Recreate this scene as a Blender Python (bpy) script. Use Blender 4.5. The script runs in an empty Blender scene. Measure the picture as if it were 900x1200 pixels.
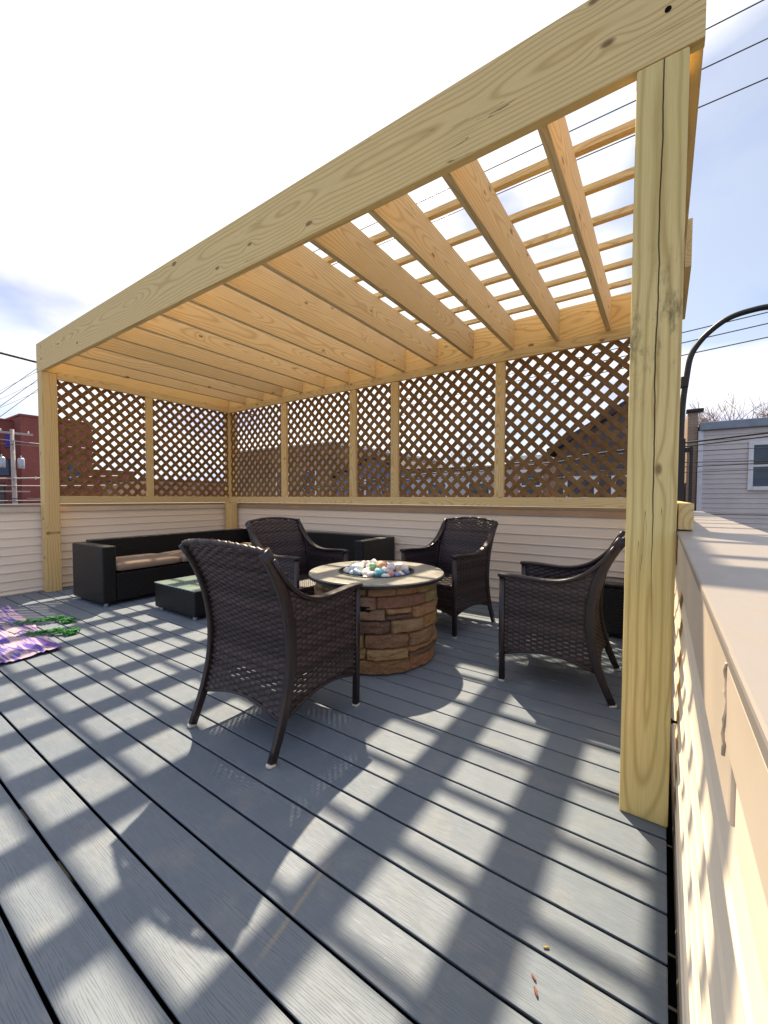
import bpy, bmesh, math, random
import numpy as np
from mathutils import Vector, Matrix, noise
random.seed(7)
S = bpy.context.scene
COL = S.collection
rad = math.radians

# ---------------------------------------------------------------- camera, sky, sun, exposure
cd = bpy.data.cameras.new('camera'); cam = bpy.data.objects.new('camera', cd); COL.objects.link(cam)
F = Vector((-0.56578761, 0.82377936, -0.0356645)); R = Vector((0.82423839, 0.56623475, 0.00304598)); U = Vector((-0.02270369, 0.02767267, 0.99935918))
M = Matrix.Identity(4)
for i in range(3):
    M[i][0], M[i][1], M[i][2] = R[i], U[i], -F[i]
M[0][3], M[1][3], M[2][3] = 0, 0, 1.1
cam.matrix_world = M
cd.sensor_fit = 'HORIZONTAL'; cd.sensor_width = 36; cd.lens = 19.0314; cd.clip_start = 0.02; cd.clip_end = 2000
S.camera = cam

SUNX, SUNY = 0.493, 0.541                       # ground shift of a shadow per metre of height (towards +X and -Y)
sun_dir = Vector((-SUNX, SUNY, 1)).normalized()
sun_el = math.asin(sun_dir.z)
EXPOSURE = 1.12
W = bpy.data.worlds.new('World'); S.world = W; W.use_nodes = True
nt = W.node_tree; nt.nodes.clear()
def wn(t, **k):
    n = nt.nodes.new(t)
    for a, b in k.items(): setattr(n, a, b)
    return n
sky = wn('ShaderNodeTexSky', sky_type='NISHITA', sun_disc=False, sun_elevation=sun_el, sun_rotation=-math.atan2(SUNX, SUNY), air_density=1.0, dust_density=1.5)
bg_sky = wn('ShaderNodeBackground'); bg_sky.inputs[1].default_value = 0.075
nt.links.new(sky.outputs[0], bg_sky.inputs[0])
tc = wn('ShaderNodeTexCoord')
mp = wn('ShaderNodeMapping'); mp.inputs['Scale'].default_value = (1, 1, 2.2); mp.inputs['Location'].default_value = (3.1, 0.4, 1.7)
nt.links.new(tc.outputs['Generated'], mp.inputs[0])
nz = wn('ShaderNodeTexNoise'); nz.inputs['Scale'].default_value = 1.6; nz.inputs['Detail'].default_value = 6; nz.inputs['Roughness'].default_value = 0.5; nz.inputs['Distortion'].default_value = 0.35
nt.links.new(mp.outputs[0], nz.inputs[0])
# thin bright cloud is thickest round the sun
dt = wn('ShaderNodeVectorMath', operation='DOT_PRODUCT'); dt.inputs[1].default_value = sun_dir
nt.links.new(tc.outputs['Generated'], dt.inputs[0])
dr = wn('ShaderNodeMapRange'); dr.inputs[1].default_value = 0.55; dr.inputs[2].default_value = 0.95; dr.inputs[3].default_value = 0.0; dr.inputs[4].default_value = 0.45
nt.links.new(dt.outputs['Value'], dr.inputs[0])
ad = wn('ShaderNodeMath', operation='ADD'); nt.links.new(nz.outputs['Fac'], ad.inputs[0]); nt.links.new(dr.outputs[0], ad.inputs[1])
# two gaps in the cloud where blue shows: to the right of the pergola and low on the left
for gd, lo_, amt_ in (((0.10, 0.868, 0.487), 0.958, -0.60), ((-0.93, 0.16, 0.33), 0.955, -0.20)):
    d_ = wn('ShaderNodeVectorMath', operation='DOT_PRODUCT'); d_.inputs[1].default_value = gd; nt.links.new(tc.outputs['Generated'], d_.inputs[0])
    r_ = wn('ShaderNodeMapRange', interpolation_type='SMOOTHSTEP'); r_.inputs[1].default_value = lo_; r_.inputs[2].default_value = 1.0; r_.inputs[4].default_value = amt_; nt.links.new(d_.outputs['Value'], r_.inputs[0])
    a_ = wn('ShaderNodeMath', operation='ADD'); nt.links.new(ad.outputs[0], a_.inputs[0]); nt.links.new(r_.outputs[0], a_.inputs[1]); ad = a_
cr = wn('ShaderNodeValToRGB'); cr.color_ramp.elements[0].position = 0.42; cr.color_ramp.elements[0].color = (0.22, 0.22, 0.22, 1); cr.color_ramp.elements[1].position = 0.64
nt.links.new(ad.outputs[0], cr.inputs[0])
nz2 = wn('ShaderNodeTexNoise'); nz2.inputs['Scale'].default_value = 3.0; nz2.inputs['Detail'].default_value = 5
nt.links.new(mp.outputs[0], nz2.inputs[0])
cc = wn('ShaderNodeValToRGB'); cc.color_ramp.elements[0].position = 0.38; cc.color_ramp.elements[0].color = (0.46, 0.52, 0.82, 1); cc.color_ramp.elements[1].position = 0.6; cc.color_ramp.elements[1].color = (1.0, 0.99, 0.97, 1)
ad2 = wn('ShaderNodeMath', operation='MULTIPLY_ADD'); ad2.inputs[1].default_value = 0.5; nt.links.new(dr.outputs[0], ad2.inputs[0]); nt.links.new(nz2.outputs['Fac'], ad2.inputs[2])
nt.links.new(ad2.outputs[0], cc.inputs[0])
bg_c = wn('ShaderNodeBackground'); bg_c.inputs[1].default_value = 0.60
aw = wn('ShaderNodeMapRange'); aw.inputs[1].default_value = -0.1; aw.inputs[2].default_value = 0.65; nt.links.new(dt.outputs['Value'], aw.inputs[0])
tn = wn('ShaderNodeMix', data_type='RGBA'); tn.inputs[6].default_value = (0.80, 0.91, 1.14, 1); tn.inputs[7].default_value = (1, 1, 1, 1); nt.links.new(aw.outputs[0], tn.inputs[0])
ml = wn('ShaderNodeMix', data_type='RGBA', blend_type='MULTIPLY'); ml.inputs[0].default_value = 1.0; nt.links.new(cc.outputs[0], ml.inputs[6]); nt.links.new(tn.outputs[2], ml.inputs[7])
nt.links.new(ml.outputs[2], bg_c.inputs[0])
mx = wn('ShaderNodeMixShader'); nt.links.new(cr.outputs[0], mx.inputs[0]); nt.links.new(bg_sky.outputs[0], mx.inputs[1]); nt.links.new(bg_c.outputs[0], mx.inputs[2])
wo = wn('ShaderNodeOutputWorld'); nt.links.new(mx.outputs[0], wo.inputs[0])

ld = bpy.data.lights.new('sun', 'SUN'); ld.energy = 4.3; ld.angle = rad(0.85); ld.color = (1.0, 0.84, 0.61)
so = bpy.data.objects.new('sun', ld); COL.objects.link(so)
so.rotation_euler = (-sun_dir).to_track_quat('-Z', 'Y').to_euler(); so.location = (-6, 8, 14)
vs = S.view_settings; vs.view_transform = 'Standard'; vs.look = 'None'; vs.exposure = EXPOSURE; vs.gamma = 1; vs.use_curve_mapping = False
S.cycles.max_bounces = 8; S.cycles.diffuse_bounces = 5; S.cycles.transparent_max_bounces = 12
S.cycles.use_denoising = True

# ---------------------------------------------------------------- materials
class G:
    def __init__(s, name):
        s.m = bpy.data.materials.new(name); s.m.use_nodes = True; s.t = s.m.node_tree; s.t.nodes.clear()
        s.out = s.n('ShaderNodeOutputMaterial'); s.b = s.n('ShaderNodeBsdfPrincipled'); s.l(s.b.outputs[0], s.out.inputs[0])
        s.tc = s.n('ShaderNodeTexCoord')
    def n(s, t, **k):
        n = s.t.nodes.new(t)
        for a, b in k.items(): setattr(n, a, b)
        return n
    def l(s, a, b): s.t.links.new(a, b)
    def put(s, v, sock):
        if hasattr(v, 'is_output'): s.l(v, sock)
        else: sock.default_value = v
    def M(s, op, a, b=0.0, c=0.0, clamp=False):
        n = s.n('ShaderNodeMath', operation=op, use_clamp=clamp)
        s.put(a, n.inputs[0]); s.put(b, n.inputs[1])
        if len(n.inputs) > 2: s.put(c, n.inputs[2])
        return n.outputs[0]
    def sep(s, v): n = s.n('ShaderNodeSeparateXYZ'); s.l(v, n.inputs[0]); return n.outputs
    def comb(s, x, y, z):
        n = s.n('ShaderNodeCombineXYZ'); s.put(x, n.inputs[0]); s.put(y, n.inputs[1]); s.put(z, n.inputs[2]); return n.outputs[0]
    def scale(s, v, sc, loc=(0, 0, 0), rot=(0, 0, 0)):
        n = s.n('ShaderNodeMapping'); s.l(v, n.inputs[0]); n.inputs['Scale'].default_value = sc; n.inputs['Location'].default_value = loc; n.inputs['Rotation'].default_value = rot; return n.outputs[0]
    def noise(s, v, sc, det=4, rough=0.5, dist=0.0):
        n = s.n('ShaderNodeTexNoise'); s.l(v, n.inputs['Vector']); n.inputs['Scale'].default_value = sc; n.inputs['Detail'].default_value = det; n.inputs['Roughness'].default_value = rough; n.inputs['Distortion'].default_value = dist; return n.outputs['Fac']
    def vor(s, v, sc, feat='F1', out='Distance', dim='3D'):
        n = s.n('ShaderNodeTexVoronoi', feature=feat, voronoi_dimensions=dim); s.l(v, n.inputs['Vector']); n.inputs['Scale'].default_value = sc; return n.outputs[out]
    def ramp(s, f, *st):
        n = s.n('ShaderNodeValToRGB'); e = n.color_ramp.elements
        while len(e) < len(st): e.new(0.5)
        for q, (p, c) in zip(e, st):
            q.position = p; q.color = (c[0], c[1], c[2], 1) if not isinstance(c, (int, float)) else (c, c, c, 1)
        s.l(f, n.inputs[0]); return n.outputs[0]
    def rng(s, f, a, b, c=0.0, d=1.0):
        n = s.n('ShaderNodeMapRange'); s.l(f, n.inputs[0])
        for i, v in enumerate((a, b, c, d)): n.inputs[i + 1].default_value = v
        return n.outputs[0]
    def mix(s, f, a, b, mode='MIX'):
        n = s.n('ShaderNodeMix', data_type='RGBA', blend_type=mode)
        s.put(f, n.inputs[0])
        for v, i in ((a, 6), (b, 7)):
            if isinstance(v, (tuple, list)): n.inputs[i].default_value = (*v[:3], 1)
            else: s.l(v, n.inputs[i])
        return n.outputs[2]
    def bump(s, h, st, dist=0.01):
        n = s.n('ShaderNodeBump'); s.l(h, n.inputs['Height']); n.inputs['Strength'].default_value = st; n.inputs['Distance'].default_value = dist
        s.l(n.outputs[0], s.b.inputs['Normal'])
    def base(s, c): s.put((*c, 1) if isinstance(c, (tuple, list)) else c, s.b.inputs['Base Color'])
    def rough(s, v): s.put(v, s.b.inputs['Roughness'])
    def spec(s, v): s.b.inputs['Specular IOR Level'].default_value = v
    def metal(s, v): s.b.inputs['Metallic'].default_value = v
    def rnd(s): return s.n('ShaderNodeObjectInfo').outputs['Random']
    def obj(s): return s.tc.outputs['Object']

def wood(name, early, late, freq=560, crack=0.0, dirt=0.0, vary=0.25, green=None):
    g = G(name); o = g.obj(); r = g.rnd()
    x, y, z = g.sep(o)
    xs = g.M('ADD', x, g.M('MULTIPLY', r, 37.0))
    p = g.comb(xs, g.M('ADD', y, g.M('MULTIPLY', r, 11.0)), g.M('ADD', z, g.M('MULTIPLY', r, 5.0)))
    w1 = g.noise(g.scale(p, (0.75, 1.6, 1.6)), 1.0, 2, 0.45)
    w2 = g.noise(g.scale(p, (2.2, 9, 9)), 1.0, 2, 0.5)
    # knots: sparse cells pull the rings round themselves
    kp = g.comb(g.M('MULTIPLY', xs, 2.2), g.M('MULTIPLY_ADD', z, 4.6, g.M('MULTIPLY', r, 9.0)), 0.0)
    keep = g.M('LESS_THAN', g.sep(g.vor(kp, 1.0, out='Color', dim='2D'))[0], 0.60)
    kn = g.M('ADD', g.vor(kp, 1.0, dim='2D'), keep)
    kb = g.rng(kn, 0.0, 0.30, 1.0, 0.0); kb = g.M('POWER', kb, 2.0)
    cy = g.M('ADD', y, g.M('ADD', 0.075, g.M('MULTIPLY', g.M('SUBTRACT', w1, 0.5), 0.34)))
    cz = g.M('ADD', z, g.M('MULTIPLY', g.M('SUBTRACT', r, 0.5), 0.09))
    rr = g.M('SQRT', g.M('ADD', g.M('MULTIPLY', cy, cy), g.M('MULTIPLY', cz, cz)))
    rr = g.M('ADD', rr, g.M('MULTIPLY', g.M('SUBTRACT', w2, 0.5), 0.012))
    rr = g.M('ADD', rr, g.M('MULTIPLY', kb, 0.035))
    ring = g.M('SINE', g.M('MULTIPLY', rr, freq))
    ring = g.M('POWER', g.M('MULTIPLY_ADD', ring, 0.5, 0.5), 4.0)
    fib = g.noise(g.scale(p, (7, 260, 260)), 1.0, 3, 0.6)
    blot = g.noise(g.scale(p, (1.0, 5, 5)), 1.0, 3, 0.55)
    c = g.mix(g.M('MULTIPLY', ring, 0.66), early, late)
    c = g.mix(g.M('MULTIPLY', g.rng(fib, 0.35, 0.75), 0.28), c, tuple(v * 0.62 for v in late))
    c = g.mix(g.M('MULTIPLY', g.rng(blot, 0.4, 0.7), 0.35), c, tuple(v * 0.86 for v in early) if green is None else green)
    kd = g.rng(g.M('ADD', kn, g.M('MULTIPLY', g.M('SUBTRACT', w2, 0.5), 0.12)), 0.028, 0.062, 1.0, 0.0)
    c = g.mix(g.M('MULTIPLY', kd, 0.75), c, (0.12, 0.055, 0.022))
    ckn = g.noise(g.comb(g.M('MULTIPLY', xs, 1.6), g.M('MULTIPLY', y, 30), g.M('MULTIPLY', z, 46)), 1.0, 2, 0.5); ckm = g.noise(g.scale(p, (2.0, 7, 7), loc=(4, 2, 9)), 1.0, 1)
    chk = g.M('MULTIPLY', g.M('LESS_THAN', g.M('ABSOLUTE', g.M('SUBTRACT', ckn, 0.5)), 0.0065), g.rng(ckm, 0.64, 0.68))
    c = g.mix(g.M('MULTIPLY', chk, 0.7), c, (0.10, 0.05, 0.02))
    h = g.M('SUBTRACT', g.M('SUBTRACT', g.M('MULTIPLY', fib, 0.5), g.M('MULTIPLY', ring, 0.3)), chk)
    if crack:
        cn = g.noise(g.comb(g.M('MULTIPLY', x, 1.5), 3.3, 1.1), 1.0, 5, 0.55)
        cl = g.M('ABSOLUTE', g.M('SUBTRACT', z, g.M('MULTIPLY_ADD', g.M('SUBTRACT', cn, 0.5), 0.045, crack)))
        # crack fades out near the foot of the post (local x runs along the length)
        wv = g.M('MULTIPLY', g.rng(x, -0.62, -0.1), 0.0021)
        ck = g.M('LESS_THAN', cl, wv)
        c = g.mix(g.M('MULTIPLY', ck, 0.92), c, (0.035, 0.02, 0.01))
        h = g.M('SUBTRACT', h, g.M('MULTIPLY', ck, 2.0))
    if dirt:
        dn = g.noise(g.scale(p, (9, 26, 26)), 1.0, 6, 0.7)
        dm = g.M('MULTIPLY', g.rng(dn, 0.52, 0.68), g.rng(g.M('ABSOLUTE', g.M('SUBTRACT', x, 0.42)), 0.05, 0.3, 1.0, 0.0))
        c = g.mix(g.M('MULTIPLY', dm, dirt), c, (0.10, 0.08, 0.045))
    hv = g.n('ShaderNodeHueSaturation'); g.l(c, hv.inputs['Color']); g.l(g.M('MULTIPLY_ADD', g.M('SUBTRACT', r, 0.5), vary, 1.0), hv.inputs['Value'])
    g.base(hv.outputs[0]); g.rough(0.72); g.spec(0.25); g.bump(h, 0.25, 0.002)
    return g.m

M_ = {}
M_['beam'] = wood('pine_beam', (0.90, 0.66, 0.29), (0.60, 0.37, 0.12), 330, vary=0.1)
M_['joist'] = wood('pine_joist', (0.76, 0.60, 0.335), (0.52, 0.335, 0.15), 340, vary=0.3)
M_['rail'] = wood('pine_rail', (0.78, 0.59, 0.28), (0.50, 0.32, 0.12), 560, vary=0.2)
M_['post'] = wood('pine_post', (0.86, 0.65, 0.27), (0.50, 0.32, 0.10), 230, crack=-0.004, dirt=0.7, vary=0.05, green=(0.66, 0.56, 0.18))
M_['post2'] = wood('pine_post_plain', (0.78, 0.56, 0.24), (0.50, 0.31, 0.10), 300, vary=0.1)

def lattice_mat():
    g = G('lattice_wood'); o = g.obj()
    a = g.noise(g.scale(o, (30, 30, 30)), 1.0, 4, 0.6); b = g.noise(o, 3.0, 3)
    c = g.mix(g.rng(a, 0.3, 0.7), (0.22, 0.125, 0.050), (0.135, 0.072, 0.027)); c = g.mix(g.M('MULTIPLY', g.rng(b, 0.4, 0.65), 0.4), c, (0.33, 0.21, 0.09))
    g.base(c); g.rough(0.75); g.spec(0.2); return g.m
M_['lattice'] = lattice_mat()

PITCH, GAP0 = 0.1425, 1.0
def deck_mat():
    g = G('composite_decking'); o = g.obj(); x, y, z = g.sep(o)
    row = g.M('FLOOR', g.M('DIVIDE', g.M('SUBTRACT', y, GAP0), PITCH))
    wnz = g.n('ShaderNodeTexWhiteNoise', noise_dimensions='1D'); g.l(row, wnz.inputs['W']); rv = wnz.outputs['Value']
    xo = g.M('ADD', x, g.M('MULTIPLY', rv, 50.0))
    p = g.comb(xo, y, rv)
    # embossed wood grain: rings stretched along the board
    n1 = g.noise(g.scale(p, (1.3, 9, 1)), 1.0, 3, 0.5)
    ln = g.M('SINE', g.M('MULTIPLY', g.M('ADD', y, g.M('MULTIPLY', n1, 0.075)), 1250.0))
    br = g.noise(g.scale(p, (16, 200, 1)), 1.0, 2, 0.6)
    gr = g.M('MULTIPLY', g.rng(ln, 0.1, 0.95), g.rng(br, 0.36, 0.6))
    fine = g.noise(g.scale(p, (60, 420, 1)), 1.0, 3, 0.7)
    big = g.noise(o, 1.1, 5, 0.6); mid = g.noise(o, 7.0, 5, 0.65)
    c = g.mix(rv, (0.122, 0.156, 0.204), (0.150, 0.186, 0.232))
    c = g.mix(g.M('MULTIPLY', g.rng(big, 0.4, 0.7), 0.5), c, (0.185, 0.215, 0.250))
    c = g.mix(g.M('MULTIPLY', g.rng(mid, 0.50, 0.72), 0.42), c, (0.26, 0.26, 0.255))
    c = g.mix(g.M('MULTIPLY', gr, 0.5), c, (0.075, 0.082, 0.095))
    c = g.mix(g.M('MULTIPLY', g.rng(fine, 0.5, 0.8), 0.3), c, (0.125, 0.135, 0.15))
    # a dried smear of tan mud dragged across two boards, and pale scuffs
    sx_, sy_ = g.M('SUBTRACT', x, -0.787), g.M('SUBTRACT', y, 0.742)
    ta = rad(98); al = g.M('ADD', g.M('MULTIPLY', sx_, math.cos(ta)), g.M('MULTIPLY', sy_, math.sin(ta))); ac = g.M('SUBTRACT', g.M('MULTIPLY', sy_, math.cos(ta)), g.M('MULTIPLY', sx_, math.sin(ta)))
    sm = g.M('MULTIPLY', g.rng(g.M('ABSOLUTE', ac), 0.003, 0.010, 1.0, 0.0), g.rng(g.M('ABSOLUTE', al), 0.10, 0.17, 1.0, 0.0))
    c = g.mix(g.M('MULTIPLY', g.M('MULTIPLY', sm, g.rng(fine, 0.3, 0.6)), 0.45), c, (0.42, 0.33, 0.20))
    sp = g.vor(o, 16.0); c = g.mix(g.M('MULTIPLY', g.rng(sp, 0.012, 0.03, 1.0, 0.0), 0.5), c, (0.5, 0.48, 0.44))
    g.base(c); g.rough(g.rng(mid, 0.3, 0.7, 0.52, 0.66)); g.spec(0.42)
    g.bump(g.M('SUBTRACT', g.M('MULTIPLY', fine, 0.35), gr), 0.35, 0.0016)
    return g.m
M_['deck'] = deck_mat()

def plain(name, c, rough=0.5, metal=0.0, spec=0.5, nscale=8.0, amt=0.15, bump=0.0, bscale=60):
    g = G(name); o = g.obj(); n = g.noise(o, nscale, 5, 0.6)
    g.base(g.mix(g.rng(n, 0.3, 0.7), tuple(v * (1 - amt) for v in c), tuple(min(1, v * (1 + amt)) for v in c)))
    g.rough(g.rng(g.noise(o, nscale * 2.3, 3), 0.3, 0.7, max(0.02, rough - 0.07), min(1, rough + 0.07))); g.metal(metal); g.spec(spec)
    if bump: g.bump(g.noise(o, bscale, 4, 0.6), bump, 0.004)
    return g.m
def siding_mat(name, c, dirt):
    g = G(name); o = g.obj(); n = g.noise(g.scale(o, (1.2, 1.2, 14)), 1.0, 5, 0.6); f = g.noise(g.scale(o, (4, 4, 150)), 1.0, 3, 0.6); b = g.noise(o, 2.2, 5, 0.65)
    cc_ = g.mix(g.rng(n, 0.3, 0.7), tuple(v * 0.94 for v in c), c); cc_ = g.mix(g.M('MULTIPLY', g.rng(b, 0.5, 0.75), 0.35), cc_, dirt)
    g.base(cc_); g.rough(0.5); g.spec(0.35); g.bump(f, 0.06, 0.001); return g.m
M_['siding'] = siding_mat('cream_vinyl_siding', (0.89, 0.775, 0.615), (0.80, 0.69, 0.54))
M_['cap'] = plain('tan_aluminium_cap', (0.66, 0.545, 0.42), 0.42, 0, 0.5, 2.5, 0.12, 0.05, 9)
M_['trim'] = plain('shaded_tan_cap', (0.40, 0.295, 0.22), 0.5, 0, 0.4, 4, 0.1)  # darker cap tan: shade under the back lattice rail put into the colour
def captop_mat():
    g = G('weathered_cap_top'); o = g.obj(); n = g.noise(g.scale(o, (6, 1.5, 1)), 1.0, 6, 0.65); d = g.noise(o, 14, 6, 0.7); s_ = g.noise(g.scale(o, (3, 3, 1)), 1.0, 3)
    c = g.mix(g.rng(n, 0.35, 0.7), (0.295, 0.255, 0.222), (0.25, 0.225, 0.205)); c = g.mix(g.M('MULTIPLY', g.M('MULTIPLY', g.rng(d, 0.5, 0.68), g.rng(s_, 0.5, 0.6)), 0.6), c, (0.30, 0.22, 0.13))
    g.base(c); g.rough(g.rng(n, 0.3, 0.7, 0.3, 0.5)); g.spec(0.5); g.bump(g.noise(g.scale(o, (5, 2, 1)), 1.0, 3), 0.12, 0.02); return g.m
M_['captop'] = captop_mat()
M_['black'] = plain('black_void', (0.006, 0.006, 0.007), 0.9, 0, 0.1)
M_['dkmetal'] = plain('dark_brown_metal', (0.022, 0.0145, 0.016), 0.34, 0, 0.5, 12, 0.25)
M_['blackmetal'] = plain('black_metal', (0.012, 0.012, 0.013), 0.45, 0, 0.5, 12, 0.25)
M_['steel'] = plain('galvanised_steel', (0.42, 0.43, 0.45), 0.4, 0.7, 0.5, 20, 0.2)
M_['footcap'] = plain('pale_plastic_foot', (0.50, 0.48, 0.44), 0.5)
def weave_mat():
    g = G('brown_resin_wicker'); at = g.n('ShaderNodeAttribute', attribute_name='tint'); o = g.obj()
    n = g.noise(g.scale(o, (25, 25, 160)), 1.0, 3, 0.6)
    c = g.mix(at.outputs['Fac'], (0.023, 0.015, 0.017), (0.074, 0.050, 0.052)); c = g.mix(g.M('MULTIPLY', n, 0.35), c, (0.012, 0.008, 0.009))
    g.base(c); g.rough(0.42); g.spec(0.45); g.bump(n, 0.2, 0.001); return g.m
M_['weave'] = weave_mat()
def sofa_mat():
    g = G('black_flat_wicker'); o = g.obj(); x, y, z = g.sep(o)
    nv = g.n('ShaderNodeNewGeometry'); nx, ny, nz_ = g.sep(nv.outputs['Normal'])
    top = g.M('GREATER_THAN', g.M('ABSOLUTE', nz_), 0.7)
    u = g.M('ADD', x, g.M('MULTIPLY', y, g.M('SUBTRACT', 1.0, top))); v = g.M('ADD', g.M('MULTIPLY', z, g.M('SUBTRACT', 1.0, top)), g.M('MULTIPLY', y, top))
    vv = g.M('DIVIDE', v, 0.0125); k = g.M('FLOOR', vv)
    s1 = g.M('ABSOLUTE', g.M('SINE', g.M('MULTIPLY', vv, math.pi)))
    s2 = g.M('SINE', g.M('MULTIPLY', g.M('ADD', g.M('DIVIDE', u, 0.030), k), math.pi))
    h = g.M('MULTIPLY', g.M('POWER', s1, 0.5), g.M('MULTIPLY_ADD', s2, 0.5, 0.55))
    g.base(g.mix(h, (0.0025, 0.0025, 0.003), (0.008, 0.0075, 0.010))); g.rough(0.36); g.spec(0.35); g.bump(h, 0.7, 0.005); return g.m
M_['sofa'] = sofa_mat()
def cushion_mat():
    g = G('taupe_cushion_fabric'); o = g.obj(); n = g.noise(o, 5, 4); w = g.noise(o, 260, 2)
    g.base(g.mix(g.rng(n, 0.3, 0.7), (0.23, 0.165, 0.12), (0.31, 0.235, 0.175))); g.rough(0.85); g.spec(0.15); g.bump(w, 0.3, 0.002); return g.m
M_['cushion'] = cushion_mat()
def glass_mat():
    g = G('green_glass_top'); g.base((0.16, 0.27, 0.22)); g.rough(0.06); g.spec(0.7); g.b.inputs['Coat Weight'].default_value = 0.6; g.b.inputs['Coat Roughness'].default_value = 0.03
    n = g.noise(g.obj(), 5, 5, 0.7); g.base(g.mix(g.rng(n, 0.45, 0.75), (0.28, 0.38, 0.33), (0.37, 0.45, 0.40))); return g.m
M_['glass'] = glass_mat()
def slate_mat():
    g = G('grey_stone_tabletop'); o = g.obj(); n = g.noise(o, 9, 6, 0.65); f = g.noise(o, 120, 3, 0.6)
    c = g.mix(g.rng(n, 0.35, 0.65), (0.20, 0.195, 0.165), (0.30, 0.285, 0.24)); c = g.mix(g.M('MULTIPLY', g.rng(f, 0.5, 0.7), 0.4), c, (0.40, 0.38, 0.33))
    g.base(c); g.rough(g.rng(n, 0.3, 0.7, 0.28, 0.42)); g.spec(0.5); g.bump(f, 0.08, 0.002); return g.m
M_['slate'] = slate_mat()
def stone_mat():
    g = G('stacked_stone'); o = g.obj(); at = g.n('ShaderNodeAttribute', attribute_name='stone')
    n = g.noise(g.scale(o, (1, 1, 2.2)), 16, 6, 0.68); f = g.noise(o, 70, 5, 0.7)
    c = g.mix(g.M('MULTIPLY', g.rng(n, 0.38, 0.68), 0.55), at.outputs['Color'], (0.20, 0.11, 0.055)); c = g.mix(g.M('MULTIPLY', g.rng(f, 0.5, 0.75), 0.35), c, (0.55, 0.40, 0.24))
    g.base(c); g.rough(0.8); g.spec(0.2); g.bump(g.M('ADD', n, g.M('MULTIPLY', f, 0.7)), 1.0, 0.016); return g.m
M_['stone'] = stone_mat()
def towel_mat():
    g = G('tie_dye_fabric'); o = g.obj(); n = g.noise(g.scale(o, (1.3, 13.0, 1), rot=(0, 0, -0.22)), 1.0, 3, 0.55, 0.9)
    c = g.ramp(n, (0.28, (0.07, 0.045, 0.22)), (0.39, (0.13, 0.09, 0.36)), (0.44, (0.42, 0.30, 0.40)), (0.49, (0.46, 0.35, 0.38)), (0.53, (0.09, 0.09, 0.36)), (0.60, (0.17, 0.07, 0.26)), (0.66, (0.44, 0.32, 0.38)))
    g.base(c); g.rough(0.8); g.spec(0.2); g.bump(g.noise(o, 180, 2), 0.3, 0.002); return g.m
M_['towel'] = towel_mat()
M_['green'] = plain('green_yarn', (0.045, 0.22, 0.045), 0.7, 0, 0.2, 30, 0.4)
M_['cable'] = plain('cable_rubber', (0.025, 0.025, 0.03), 0.6)
M_['cablethin'] = plain('cable_grey', (0.07, 0.07, 0.10), 0.5)
M_['cablepale'] = plain('cable_pale', (0.40, 0.36, 0.36), 0.5)
def brick_mat(name, c1, c2, mortar, sc=1.0):
    g = G(name); o = g.obj(); x, y, z = g.sep(o); b = g.n('ShaderNodeTexBrick'); g.l(g.comb(g.M('ADD', x, y), z, 0.0), b.inputs['Vector'])
    b.inputs['Color1'].default_value = (*c1, 1); b.inputs['Color2'].default_value = (*c2, 1); b.inputs['Mortar'].default_value = (*mortar, 1)
    b.inputs['Scale'].default_value = sc; b.inputs['Brick Width'].default_value = 0.22; b.inputs['Row Height'].default_value = 0.075; b.inputs['Mortar Size'].default_value = 0.008
    n = g.noise(g.scale(o, (0.5, 0.5, 0.15)), 1.0, 4); g.base(g.mix(g.M('MULTIPLY', g.rng(n, 0.35, 0.7), 0.35), b.outputs['Color'], tuple(v * 0.6 for v in c1))); g.rough(0.85); g.spec(0.15); return g.m
M_['brick'] = brick_mat('dark_red_brick', (0.30, 0.075, 0.058), (0.23, 0.055, 0.045), (0.30, 0.17, 0.14))
M_['brickpink'] = brick_mat('faded_brick', (0.42, 0.24, 0.17), (0.36, 0.19, 0.13), (0.45, 0.36, 0.30))
M_['bricktan'] = brick_mat('tan_brick', (0.44, 0.31, 0.21), (0.38, 0.26, 0.17), (0.45, 0.38, 0.30))
def lap_mat(name, c, pitch):
    g = G(name); o = g.obj(); x, y, z = g.sep(o); fr = g.M('FRACT', g.M('DIVIDE', z, pitch)); n = g.noise(g.scale(o, (0.6, 0.6, 3)), 1.0, 4)
    col = g.mix(g.M('MULTIPLY', g.rng(n, 0.35, 0.7), 0.3), c, tuple(v * 0.75 for v in c)); g.base(col); g.rough(0.55); g.bump(fr, 1.0, 0.03); return g.m
M_['greylap'] = plain('grey_lap_siding', (0.64, 0.575, 0.53), 0.55, 0, 0.3, 2, 0.08)
M_['palelap'] = lap_mat('pale_lap_siding', (0.55, 0.55, 0.58), 0.12)
M_['darklap'] = lap_mat('brown_lap_siding', (0.10, 0.085, 0.085), 0.12)
M_['bluelap'] = lap_mat('blue_grey_siding', (0.16, 0.20, 0.34), 0.14)
M_['shingle'] = plain('dark_shingles', (0.055, 0.05, 0.055), 0.85, 0, 0.2, 20, 0.35, 0.5, 40)
M_['white'] = plain('white_trim', (0.75, 0.74, 0.74), 0.5, 0, 0.4, 6, 0.08)
M_['bluecap'] = plain('blue_grey_coping', (0.24, 0.275, 0.32), 0.45, 0, 0.5, 6, 0.12)
M_['pane'] = plain('window_glass', (0.03, 0.045, 0.075), 0.08, 0, 0.7, 1.5, 0.5)
M_['purple'] = plain('purple_panel', (0.09, 0.04, 0.30), 0.5)
M_['bark'] = plain('grey_bark', (0.15, 0.105, 0.085), 0.85, 0, 0.2, 20, 0.3)
M_['twig'] = plain('budding_twigs', (0.27, 0.185, 0.15), 0.8, 0, 0.2, 3, 0.25)
M_['polewood'] = plain('weathered_pole', (0.42, 0.36, 0.32), 0.8, 0, 0.2, 10, 0.2)
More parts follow.
